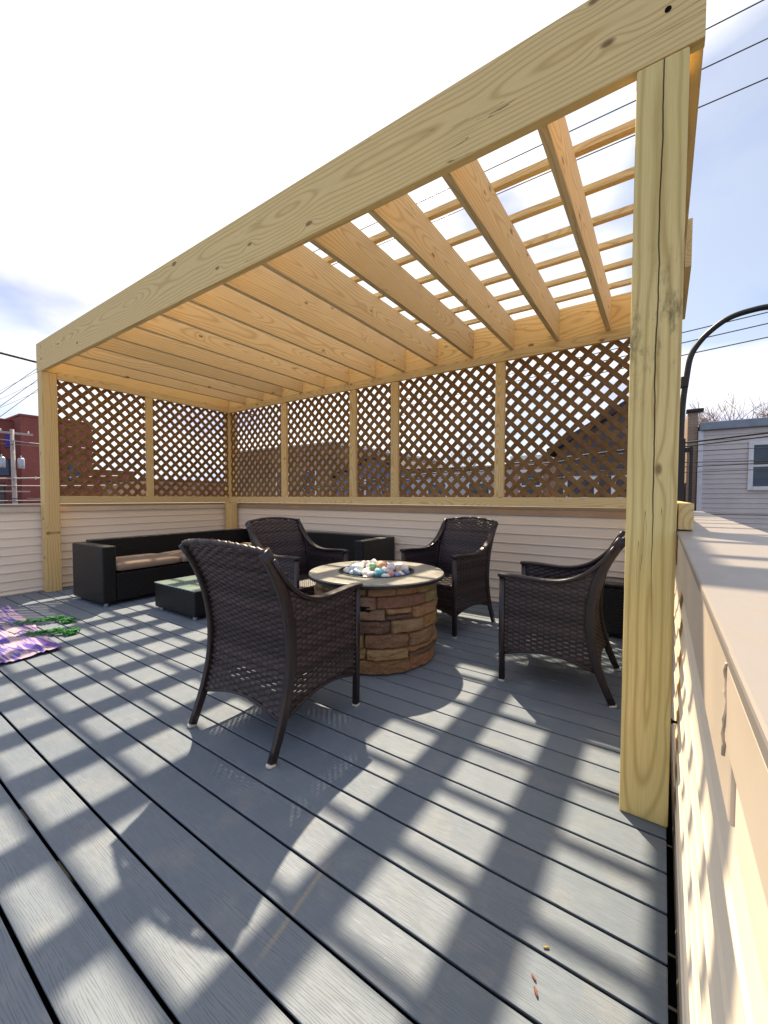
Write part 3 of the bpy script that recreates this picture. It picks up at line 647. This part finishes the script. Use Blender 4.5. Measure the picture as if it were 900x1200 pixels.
# viewing direction towards the camera, seen from the table
vd = Vector((-FX, -FY, 0)).normalized(); rt = Vector((-vd.y, vd.x, 0))
def pl(a, b): q = rt * a + vd * b; return q.x, q.y
WL = 'off-white pebble in the mound of stones filling the fire bowl'
special = [(0.020, 0.165, 0.605, 0.040, 'turquoise', 'turquoise and green glassy stone at the front of the fire bowl'), (0.035, 0.06, 0.640, 0.044, 'orange', 'rust-orange stone topmost in the fire bowl'), (-0.025, 0.07, 0.638, 0.030, 'green', 'green stone beside the rust-orange one in the fire bowl'),
           (0.095, 0.160, 0.600, 0.034, 'red', 'pinkish red stone right of the turquoise one in the fire bowl'), (-0.165, 0.03, 0.612, 0.034, 'lightblue', 'pale blue stone at the left of the fire bowl'), (-0.13, 0.135, 0.603, 0.032, 'lightblue', 'pale teal stone low at the front left of the fire bowl'),
           (0.150, 0.055, 0.612, 0.040, 'tan', 'tan brown stone at the right of the fire bowl'), (0.100, 0.070, 0.630, 0.036, 'lilac', 'lilac-grey stone between the rust-orange and tan stones'), (0.205, 0.05, 0.592, 0.030, 'blue', 'dark blue stone at the far right rim of the fire bowl'), (0.140, 0.140, 0.590, 0.025, 'blue', 'small slate-blue stone right of the pinkish red one')]
placed = []
for i, (a, b, z, r, c, lb) in enumerate(special):
    x, y = pl(a, b); z -= 0.012; pebble(x, y, z, r * 0.9, pm[c], lb, i + 1); placed.append((x, y, z, r * 0.9))
n = 0; rg = random.Random(9); tries = 0
while n < 52 and tries < 6000:
    tries += 1
    ang, q = rg.uniform(0, 6.283), 0.232 * math.sqrt(rg.random()); x, y = q * math.cos(ang), q * math.sin(ang); r = rg.uniform(0.024, 0.042)
    z = 0.575 + 0.040 * (1 - (q / 0.24) ** 2) + rg.uniform(-0.02, 0.012)
    if q + r > 0.240: continue
    if any((x - a) ** 2 + (y - b) ** 2 + (z - c) ** 2 < ((r + d) * 0.80) ** 2 for a, b, c, d in placed): continue
    placed.append((x, y, z, r)); cream = rg.random() < 0.22
    pebble(x, y, z, r, pm['cream' if cream else 'white'], 'cream-coloured pebble among the off-white ones in the fire bowl' if cream else WL, 40 + n); n += 1

# ---------------------------------------------------------------- sofa, coffee table, ottoman
sf = thing('corner_sofa', 'L-shaped black wicker sofa with taupe cushions in the back left corner', 'sofa', (-5.21, 1.68, 0), rad(2.5))
def part(name, mt, parent, *b, bv=0.016, seg=3, boxes=None):
    m = MB()
    for q in (boxes or [b]): m.bbox(*q, bv, seg)
    return m.build(name, M_[mt], parent)
part('armrest', 'sofa', sf, 0.0, 0.68, 0.0, 0.125, 0.035, 0.605)
part('armrest', 'sofa', sf, 2.52, 2.645, 1.66, 2.33, 0.035, 0.628)
part('backrest', 'sofa', sf, 0.0, 0.13, 0.127, 2.335, 0.035, 0.63)
part('backrest', 'sofa', sf, 0.132, 2.518, 2.205, 2.335, 0.035, 0.632)
part('seat_base', 'sofa', sf, 0.132, 0.665, 0.127, 2.203, 0.04, 0.325)
part('seat_base', 'sofa', sf, 0.667, 2.518, 1.66, 2.203, 0.04, 0.325)
for x, y in ((0.05, 0.05), (0.62, 0.05), (0.05, 2.28), (2.58, 2.28), (2.58, 1.72), (0.64, 1.7)):
    m = MB(); m.tube([(x, y, 0.0), (x, y, 0.04)], 0.022, 10, smooth=False); m.build('foot', M_['steel'], sf)
def cushion(x0, x1, y0, y1, z0, z1):
    m = MB(); n = 14; vs_ = []; fs = []
    for side in (1, -1):
        k = len(vs_)
        for i in range(n + 1):
            for j in range(n + 1):
                u, v = i / n, j / n; e = min(u, 1 - u, v, 1 - v); h = (min(1, e / 0.16)) ** 0.45
                zc = (z0 + z1) / 2; hh = (z1 - z0) / 2 * (0.55 + 0.45 * h) + (0.012 * math.sin(u * 3.1) * math.sin(v * 3.1) if side == 1 else 0)
                hh += 0.004 * noise.noise(Vector((x0 + u * 3, y0 * 5 + v * 3, side)))
                vs_.append((x0 + u * (x1 - x0), y0 + v * (y1 - y0), zc + side * hh))
        for i in range(n):
            for j in range(n):
                q = (k + i * (n + 1) + j, k + (i + 1) * (n + 1) + j, k + (i + 1) * (n + 1) + j + 1, k + i * (n + 1) + j + 1); fs.append(q if side == 1 else q[::-1])
    N_ = (n + 1) ** 2; rim = [(i, 0) for i in range(n)] + [(n, j) for j in range(n)] + [(i, n) for i in range(n, 0, -1)] + [(0, j) for j in range(n, 0, -1)]
    ids = [i * (n + 1) + j for i, j in rim]
    for a, b in zip(ids, ids[1:] + ids[:1]): fs.append((b, a, a + N_, b + N_))
    m.add(vs_, fs, 0.5, True); return m.build('seat_cushion', M_['cushion'], sf)
for y in (0.135, 0.83, 1.525): cushion(0.135, 0.67, y, y + 0.675, 0.328, 0.425)
tb = thing('coffee_table', 'low black wicker coffee table with a green glass top in front of the sofa', 'table', (-3.74, 2.34, 0))
part('base', 'sofa', tb, -0.34, 0.36, -0.36, 0.36, 0.03, 0.258)
part('glass_top', 'glass', tb, -0.342, 0.362, -0.362, 0.362, 0.260, 0.270, bv=0.003)
for sx in (-0.28, 0.30):
    for sy in (-0.32, 0.32):
        m = MB(); m.tube([(sx, sy, 0.0), (sx, sy, 0.031)], 0.022, 10, smooth=False); m.build('foot', M_['steel'], tb)
ot = thing('wicker_ottoman', 'plain black wicker box seat behind the side-on armchair, by the back wall', 'ottoman', (-0.20, 3.78, 0))
part('body', 'sofa', ot, -0.19, 0.19, -0.17, 0.17, 0.03, 0.40); part('lid', 'sofa', ot, -0.195, 0.195, -0.175, 0.175, 0.402, 0.43)
for sx in (-0.15, 0.15):
    for sy in (-0.13, 0.13):
        m = MB(); m.tube([(sx, sy, 0.0), (sx, sy, 0.031)], 0.02, 10, smooth=False); m.build('foot', M_['steel'], ot)

# ---------------------------------------------------------------- towel, green yarn, litter
c4 = [Vector((-5.36, 1.20, 0)), Vector((-3.53, 1.065, 0)), Vector((-3.50, 0.70, 0)), Vector((-5.36, 0.40, 0))]
nx, ny = 60, 22; m = MB(); vs_ = []; fs = []
def wz(u, v):
    w = 0.014 + 0.014 * noise.noise(Vector((u * 5, v * 9 + u * 3, 0))) + 0.009 * noise.noise(Vector((u * 9, v * 20, 4)))
    w += 0.012 * math.exp(-((1 - u) / 0.05) ** 2) * (0.6 + 0.4 * math.sin(v * 7)); return max(0.005, w)
off = Vector((-4.4, 0.85, 0))
for side in (0, 1):
    for i in range(nx + 1):
        for j in range(ny + 1):
            u, v = i / nx, j / ny; q = (c4[0] * (1 - v) + c4[3] * v) * (1 - u) + (c4[1] * (1 - v) + c4[2] * v) * u
            q = q + Vector((0.02 * noise.noise(Vector((v * 5, 3, 1))) * u, 0.03 * noise.noise(Vector((u * 5, v * 2, 7))), 0)) - off
            vs_.append((q.x, q.y, wz(u, v) - 0.004 * side))
for i in range(nx):
    for j in range(ny):
        k = i * (ny + 1) + j; q = (k, k + 1, k + ny + 2, k + ny + 1); fs.append(q[::-1]); K = (nx + 1) * (ny + 1); fs.append(tuple(t + K for t in q))
m.add(vs_, fs, 0.5, True); o = m.build('beach_towel', M_['towel']); o.location = off
tag(o, 'purple, blue and pink tie-dyed cloth spread crookedly on the deck at the left edge', 'towel')
def yarn(path, label, seed):
    rg = random.Random(seed); m = MB(); p0 = Vector(path[0]); L = []
    path = [Vector(q) for q in path]
    for q_ in range(9):
        pts = []; of = Vector((rg.uniform(0, 90), rg.uniform(0, 90), q_ * 7.7)); a0 = rg.uniform(0, 0.45); a1 = min(1.0, a0 + rg.uniform(0.4, 0.75)); ball = q_ in (2, 5, 7)
        for i in range(90):
            t = a0 + (a1 - a0) * i / 89; f = t * (len(path) - 1); k = min(int(f), len(path) - 2); q = path[k].lerp(path[k + 1], f - k)
            if ball: q = path[-1] + (path[-2] - path[-1]) * (0.25 + 0.02 * i / 90)
            am = 0.075 if ball else 0.055; fr = 0.30 if ball else 0.13
            d_ = noise.noise_vector(of + Vector((i * fr, 0, 0))) * am + noise.noise_vector(of + Vector((i * fr * 2.7, 9, 0))) * am * 0.45
            zb = 0.034 if t < 0.72 and not ball else 0.020
            pts.append(q + Vector((d_.x, d_.y, max(0.006, zb + d_.z * 0.5))) - p0)
        m.tube(pts, 0.0036, 5)
    o = m.build('yarn_strand', M_['green']); o.location = p0; tag(o, label, 'yarn', 'green yarn lying over the cloth'); return o
yarn([(-4.62, 0.90, 0), (-4.42, 1.10, 0), (-4.36, 1.30, 0), (-4.22, 1.34, 0)], 'longer tangle of green yarn farther from us, its end balled up on the bare deck', 3)
yarn([(-4.22, 0.92, 0), (-4.02, 1.05, 0), (-3.95, 1.17, 0), (-3.85, 1.25, 0)], 'shorter tangle of green yarn nearer the lower edge of the cloth, trailing onto the deck', 4)
def scrap(name, x, y, rz, l, w, mt, label):
    m = MB(); ts = np.linspace(-l / 2, l / 2, 8); m.tube([(t, 0.002 * math.sin(t * 90), w * 0.8 + 0.0008) for t in ts], [w * (0.35 + 0.65 * math.sin((i + 0.6) / 8 * math.pi)) for i in range(8)], 7)
    o = m.build(name, M_[mt]); o.location = (x, y, 0.0); o.rotation_euler = (0, 0, rz); tag(o, label, 'litter')
scrap('seed_husk', -0.208, 0.905, 2.0, 0.020, 0.0034, 'seed', 'larger of two dry brown husks on the boards at the bottom, the one nearer us')
scrap('seed_husk', -0.219, 0.930, 2.3, 0.015, 0.0028, 'seed', 'smaller brown husk just beyond its larger twin at the bottom of the deck')
scrap('leaf_scrap', -0.21, 1.012, 0.4, 0.014, 0.003, 'leaf', 'tiny yellow leaf scrap caught at the gap between two boards')

# ---------------------------------------------------------------- curved pole outside the back right corner
gp = thing('gooseneck_pole', 'black curved metal pole arching up to the right from behind the nearest post', 'pole', (0.45, 4.45, 0.0))
pts = [(0.118, 4.45, 0.3), (0.118, 4.45, 1.2), (0.121, 4.45, 1.85), (0.145, 4.45, 2.15), (0.170, 4.45, 2.33), (0.226, 4.45, 2.44), (0.310, 4.45, 2.53), (0.418, 4.45, 2.60), (0.55, 4.45, 2.628), (0.70, 4.45, 2.625), (0.95, 4.45, 2.56), (1.15, 4.45, 2.44)]
sp_ = []
for i in range(len(pts) - 1):
    for k in range(5):
        t = k / 5; P_ = [Vector(pts[max(0, min(len(pts) - 1, i + d))]) for d in (-1, 0, 1, 2)]
        sp_.append(0.5 * ((2 * P_[1]) + (P_[2] - P_[0]) * t + (2 * P_[0] - 5 * P_[1] + 4 * P_[2] - P_[3]) * t * t + (3 * P_[1] - P_[0] - 3 * P_[2] + P_[3]) * t ** 3))
m = MB(); m.tube([q - Vector((0.45, 4.45, 0)) for q in sp_], 0.023, 12); m.build('tube', M_['blackmetal'], gp)
m = MB(); m.bbox(-0.345, -0.29, -0.04, 0.04, 2.07, 2.16, 0.004); m.build('bracket', M_['blackmetal'], gp)
m = MB(); m.bbox(-0.36, -0.30, -0.06, -0.02, 0.3, 1.62, 0.004); m.bbox(-0.27, -0.245, -0.05, -0.02, 0.3, 1.55, 0.004); m.bbox(-0.30, -0.27, -0.045, -0.02, 1.50, 1.54, 0.002); m.build('mounting_frame', M_['blackmetal'], gp)

# ---------------------------------------------------------------- neighbouring buildings
def house(name, label, loc):
    return thing(name, label, 'building', loc)
def win(parent, c, w, h, face, frame='white', pane='pane'):
    """face: '-y' or '+x'; c is the window centre on the wall plane in parent coordinates"""
    m = MB(); t = 0.09
    def bx(a0, a1, z0, z1, d0, d1):
        if face == '-y': m.box(c[0] + a0, c[0] + a1, c[1] - d1, c[1] - d0, c[2] + z0, c[2] + z1)
        else: m.box(c[0] + d0, c[0] + d1, c[1] + a0, c[1] + a1, c[2] + z0, c[2] + z1)
    bx(-w / 2 - t, -w / 2, -h / 2 - t, h / 2 + t, 0.0, 0.06); bx(w / 2, w / 2 + t, -h / 2 - t, h / 2 + t, 0.0, 0.06); bx(-w / 2, w / 2, h / 2, h / 2 + t, 0.0, 0.06); bx(-w / 2, w / 2, -h / 2 - t, -h / 2, 0.0, 0.08); bx(-w / 2, w / 2, -0.025, 0.025, 0.0, 0.04)
    f = m.build('window', M_[frame], parent); m = MB(); bx(-w / 2, w / 2, -h / 2, h / 2, 0.020, 0.030); m.build('pane', M_[pane], f)
gh = house('sided_house', 'grey lap-sided house with blue-grey coping beyond the wall on the right', (4.5, 16, -6.5))
m = laps((-3.75, -3, 0), (6.0, -3, 0), (0, -1, 0), 0.0, 9.29, 0.12); m.box(-3.75, 6.0, -2.985, 6, 0, 9.30); m.build('wall', M_['greylap'], gh)
m = MB(); m.bbox(-3.78, 6.05, -3.10, 6.05, 9.30, 9.50, 0.02); m.build('coping', M_['bluecap'], gh)
m = MB(); m.box(-3.80, -3.70, -3.04, -2.94, 0.0, 9.295); m.build('corner_trim', M_['white'], gh)
m = MB(); m.box(-4.02, -3.81, -2.9, 4.5, 0, 9.28); m.add([(-4.02, -2.9, 9.28), (-3.81, -2.9, 9.28), (-3.81, 4.5, 9.28), (-4.02, 4.5, 9.28), (-4.02, -2.9, 9.80), (-3.81, -2.9, 9.80), (-3.81, 4.5, 10.3), (-4.02, 4.5, 10.3)], [(4, 5, 6, 7), (0, 1, 5, 4), (1, 2, 6, 5), (2, 3, 7, 6), (3, 0, 4, 7)]); m.build('brick_side_wall', M_['bricktan'], gh)
m = MB(); m.bbox(-4.06, -3.70, -2.98, -2.7, 9.80, 9.88, 0.02); m.build('chimney_cap', M_['blackmetal'], gh)
m = MB(); m.box(-3.69, -3.55, -1.9, -1.7, 9.5, 9.78); m.build('chimney', M_['bricktan'], gh)
win(gh, (-2.36, -3.0, 8.38), 0.78, 0.98, '-y')
win(gh, (0.6, -3.0, 8.38), 0.78, 0.98, '-y')
def gable(name, label, x0, x1, y0, y1, zt, za, wall, roof='shingle', win_=(), rx=0.0):
    cx = (x0 + x1) / 2; h = thing(name, label, 'building', (cx, y0, -6.5)); w = (x1 - x0) / 2; d = y1 - y0; zt += 6.5; za += 6.5
    m = MB(); m.add([(-w, 0, 0), (w, 0, 0), (w, d, 0), (-w, d, 0), (-w, 0, zt), (w, 0, zt), (w, d, zt), (-w, d, zt), (rx, 0, za), (rx, d, za)], [(0, 1, 5, 8, 4), (1, 2, 6, 5), (2, 3, 7, 9, 6), (3, 0, 4, 7)]); m.build('wall', M_[wall], h)
    m = MB(); e = 0.2; t = 0.14
    for s in (-1, 1):
        sl = (za - zt) / (w - s * rx)
        a = [(s * (w + e), -e, zt - e * sl + 0.01), (rx, -e, za + 0.01), (rx, d + e, za + 0.01), (s * (w + e), d + e, zt - e * sl + 0.01)]; m.add(a + [(x, y_, z_ + t) for x, y_, z_ in a], [(0, 1, 2, 3), (4, 7, 6, 5), (0, 4, 5, 1), (1, 5, 6, 2), (2, 6, 7, 3), (3, 7, 4, 0)])
    m.build('roof', M_[roof], h)
    for q in win_: win(h, *q)
    return h
g1 = gable('gabled_house', 'dark gabled house behind the right end of the back lattice', -2.25, 0.0, 11, 20, 2.30, 3.31, 'darklap', win_=[((-0.55, 0, 7.6), 0.6, 0.9, '-y'), ((0.5, 0, 7.6), 0.6, 0.9, '-y')], rx=0.575)
m = MB(); m.bbox(0.1, 0.4, 2.0, 2.3, 9.0, 10.2, 0.01); m.build('chimney', M_['white'], g1)
def block(label, x0, x1, y0, y1, zt, wall, trim, win_=(), name='flat_roofed_building'):
    cx = (x0 + x1) / 2; h = thing(name, label, 'building', (cx, y0, -6.5)); w = (x1 - x0) / 2; d = y1 - y0; zt += 6.5
    m = MB(); m.box(-w, w, 0, d, 0, zt); m.build('wall', M_[wall], h); m = MB(); m.bbox(-w - 0.05, w + 0.05, -0.06, d + 0.05, zt, zt + 0.18, 0.01); m.build('coping', M_[trim], h)
    for q in win_: win(h, *q)
    return h
block('faded pink brick building behind the wide back lattice panel', -4.3, -2.4, 14, 24, 2.35, 'brickpink', 'white', [((-0.3, 0, 8.0), 0.6, 0.9, '-y')])
block('pale sided flat-roofed building behind the middle of the back lattice', -8.9, -4.6, 15, 26, 2.15, 'palelap', 'shingle', [((0.9, 0, 7.6), 0.8, 1.1, '-y'), ((-0.9, 0, 7.6), 0.8, 1.1, '-y')])
gable('blue_house', 'blue-grey low gabled house seen through the back lattice', -15.0, -9.8, 17, 28, 2.2, 3.1, 'bluelap', win_=[((-0.9, 0, 8.0), 0.8, 1.0, '-y'), ((1.0, 0, 8.0), 0.8, 1.0, '-y')])
block('tan brick flat-roofed building behind the left part of the back lattice', -25, -16, 18, 32, 4.2, 'bricktan', 'white', [((2.6, 0, 8.4), 1.0, 1.5, '-y'), ((0.2, 0, 8.4), 1.0, 1.5, '-y')])
rb = house('brick_building', 'dark red brick apartment block far off at the left edge', (-60, 13, -6.5))
m = MB(); m.box(-9, 6.0, 0.3, 6.6, 0, 15.8); m.box(-9, 3.8, -14, 0.3, 0, 15.45); m.box(-9, 5.0, 6.6, 11.5, 0, 10.6); m.build('wall', M_['brick'], rb)
m = MB(); m.bbox(-9.1, 6.1, 0.22, 6.7, 15.8, 16.0, 0.02); m.bbox(-9.1, 3.9, -14.1, 0.2, 15.45, 15.6, 0.02); m.bbox(-9, 5.1, 6.71, 11.6, 10.6, 10.8, 0.02); m.build('coping', M_['brick'], rb)
for yy, zz, w_, h_ in ((-1.45, 12.9, 1.1, 1.5), (-1.15, 7.9, 1.1, 2.0), (-4.2, 12.9, 1.1, 1.5), (-4.2, 7.9, 1.1, 2.0), (-0.55, 10.6, 0.8, 1.6)): win(rb, (3.8, yy, zz), w_, h_, '+x', 'shingle')
for yy in (2.6, 4.8): win(rb, (6.0, yy, 10.2), 1.0, 1.6, '+x', 'shingle')
m = MB(); m.box(3.81, 3.9, -0.45, 0.15, 12.7, 14.0); m.build('panel', M_['purple'], rb)
block('brown brick building showing low through the left lattice beside the corner post', -50, -40, 19, 34, 2.6, 'brickpink', 'shingle')
block('low white garage roofline just over the left wall, in front of the red brick block', -46, -40, 10.4, 17, 0.2, 'palelap', 'white', name='garage')

# ---------------------------------------------------------------- utility pole and wires
up = thing('utility_pole', 'weathered utility pole with transformers in front of the red brick block', 'utility pole', (-38, 8.9, -6.5))
m = MB(); m.tube([(0, 0, 0), (0.02, 0.05, 6), (0, 0, 12.33)], [0.17, 0.15, 0.12], 12); m.build('shaft', M_['polewood'], up)
m = MB(); m.bbox(-0.06, 0.06, -0.75, 1.15, 12.0, 12.14, 0.01); m.build('crossarm', M_['polewood'], up)
m = MB(); m.bbox(-0.05, 0.05, -0.9, 0.9, 7.9, 8.0, 0.01); m.build('crossarm', M_['polewood'], up)
for yy in (-0.62, 0.42):
    m = MB(); m.lathe([(0.0, 9.6), (0.19, 9.6), (0.20, 9.64), (0.20, 10.25), (0.16, 10.32), (0.0, 10.34)], 18, (0.12, yy), True)
    m.tube([(0.12, yy, 10.3), (0.12, yy, 10.5)], 0.04, 8); m.build('transformer', M_['steel'], up)
for yy in (-0.6, 0.0, 0.9):
    m = MB(); m.tube([(0, yy, 12.14), (0, yy, 12.3)], [0.05, 0.03], 8); m.build('insulator', M_['white'], up)
up2 = thing('utility_pole', 'plain yellowish pole cut off by the left edge, before the red brick block', 'utility pole', (-36, 7.55, -6.5))
m = MB(); m.tube([(0, 0, 0), (0, 0, 9.4)], [0.16, 0.13], 12); m.build('shaft', M_['post2'], up2)

def wire(a, b, sag, r, mt, label, group):
    a, b = Vector(a), Vector(b); n = 24; mid = (a + b) / 2
    pts = [a.lerp(b, i / n) + Vector((0, 0, -sag * 4 * (i / n) * (1 - i / n))) - mid for i in range(n + 1)]
    m = MB(); m.tube(pts, r, 5); o = m.build('overhead_wire', M_[mt]); o.location = mid; tag(o, label, 'wire', group); return o
for z, l in ((7.22, 'highest'), (6.73, 'middle'), (6.25, 'lowest')):
    wire((-40, 7, z + 0.0), (18, 7, z + 0.1), 0.0, 0.0085, 'cablethin', l + ' of the three wires crossing the sky over the pergola at upper right', 'wires above the pergola')
for z, l in ((4.10, 'highest'), (3.92, 'middle'), (3.70, 'lowest')):
    wire((-6, 9, z - 0.5), (12, 9, z + 0.75), 0.0, 0.010, 'cablethin', l + ' of the three wires behind the curved black pole', 'wires behind the curved pole')
for z0, z1, r, l in ((2.085, 2.17, 0.017, 'thick black cable nearest the coping, crossing the grey house'), (2.02, 2.11, 0.012, 'second cable down, close under the thick one across the grey house'), (1.93, 1.93, 0.006, 'thin wire third from the top across the grey house, level with the upper sash'), (1.74, 1.72, 0.008, 'taut wire across the grey house at the height of the window middle'), (1.66, 1.68, 0.008, 'wire just below the window-middle one on the grey house'), (1.56, 1.58, 0.006, 'lowest fine wire in front of the lower window sash of the grey house')):
    wire((0.27 - 8 * 1.11, 9, z0 - 8 * (z1 - z0)), (0.27 + 8 * 1.11, 9, z0 + 8 * (z1 - z0)), 0.0, r, 'cable', l, 'wires across the grey house')
wire((0.2, 11.5, 0.75), (9, 11.5, 0.95), 0.05, 0.010, 'cable', 'black cable low across the grey house siding, below the window', 'wires across the grey house')
wire((-12, 0.5, 4.35), (-12, 9.5, 4.0), 0.05, 0.028, 'cable', 'thick black cable in the sky running into the left corner of the front beam', 'wires at the left')
for z, l in ((3.40, 'highest'), (3.14, 'middle'), (2.92, 'lowest')):
    wire((-12, 2.63 - 3, z - 3.4), (-12, 2.63 + 6, z + 6.6), 0.0, 0.006, 'cablethin', l + ' of three thin wires rising to the left post against the sky', 'wires at the left')
k = 0
for z, dz, r, mt, l in ((5.6, -0.6, 0.03, 'cablepale', 'pale top wire from the crossarm of the utility pole'), (2.15, 0.75, 0.05, 'cablepale', 'thick pale cable bundle passing the pole below the transformers'), (1.9, 0.2, 0.04, 'cablepale', 'second pale cable under the thick bundle at the pole'), (1.2, -0.2, 0.025, 'cable', 'dark cable below the pale bundle by the utility pole'), (0.9, 0.1, 0.03, 'cablepale', 'lowest pale drooping wire by the utility pole'), (4.9, 0.0, 0.02, 'cable', 'thin dark wire above the transformers')):
    wire((-37.8, 2.0, z), (-37.8, 16.0, z + dz), 0.15 if k else 0.3, r, mt, l, 'wires at the utility pole'); k += 1

# ---------------------------------------------------------------- bare trees beyond the houses
def bare_tree(seed, H):
    rg = random.Random(seed); tr, cr_ = MB(), MB()
    def grow(p, d, l, r, dep):
        n = 4; pts = [p]; q = p.copy(); dd = d.copy()
        for i in range(n):
            dd = (dd + Vector((rg.uniform(-1, 1), rg.uniform(-1, 1), rg.uniform(-0.3, 0.7))) * 0.13).normalized(); q = q + dd * (l / n); pts.append(q.copy())
        (tr if dep < 2 else cr_).tube(pts, [r * (1 - 0.4 * i / n) for i in range(n + 1)], 7 if dep < 2 else 3, cap=False)
        if dep >= 5: return
        nb = 5 if dep < 3 else 4
        for b in range(nb):
            k = rg.choice((2, 3, 4, 4)) if dep else rg.choice((3, 4, 4)); ax = Vector((rg.uniform(-1, 1), rg.uniform(-1, 1), rg.uniform(-0.2, 0.5))).normalized()
            nd = (dd * rg.uniform(0.7, 1.1) + ax * 0.75).normalized(); grow(pts[k], nd, l * rg.uniform(0.55, 0.78), r * (0.55 if dep else 0.5), dep + 1)
    grow(Vector((0, 0, 0)), Vector((0, 0, 1)), H * 0.36, H * 0.02, 0)
    return tr, cr_
protos = []
tl = [(3.4, 34, 0, 1.0, 'bare budding tree right of the black chimney cap, above the coping'), (6.2, 37, 1, 1.06, 'tallest bare budding tree above the middle of the blue-grey coping'), (0.6, 38, 2, 0.98, 'bare budding tree showing just left of the brick side wall'), (9.5, 36, 0, 1.0, 'bare budding tree at the right edge above the grey house'),
      (-6.5, 32, 1, 0.9, 'bare tree behind the widest back lattice panel'), (-14, 38, 2, 0.95, 'bare tree behind the middle of the back lattice'), (-24, 44, 0, 0.95, 'bare tree behind the leftmost back lattice panels'), (1.9, 44, 1, 1.1, 'faint farther bare tree behind the chimney'), (4.8, 45, 2, 1.15, 'faint farther bare tree between the coping-line trees'), (2.6, 40, 2, 1.02, 'bare tree close behind the low chimney above the coping'), (5.0, 40, 0, 1.05, 'bare tree over the coping straight above the grey house window'), (7.6, 43, 1, 1.1, 'bare tree filling the gap before the right edge of the picture'), (1.2, 46, 0, 1.1, 'pale far bare tree behind the black chimney cap')]
for x, y, k, sc, lb in tl:
    t = thing('bare_tree', lb, 'tree', (x, y, -6.5), random.uniform(0, 6.28), 'bare trees beyond the houses'); t.scale = (sc, sc, sc * 0.84)
    if len(protos) <= k and k == len(protos):
        a, b = bare_tree(20 + k, 15.5); protos.append((a.build('trunk', M_['bark'], t), b.build('crown', M_['twig'], t)))
    else:
        for src in protos[k]: c = src.copy(); COL.objects.link(c); c.parent = t
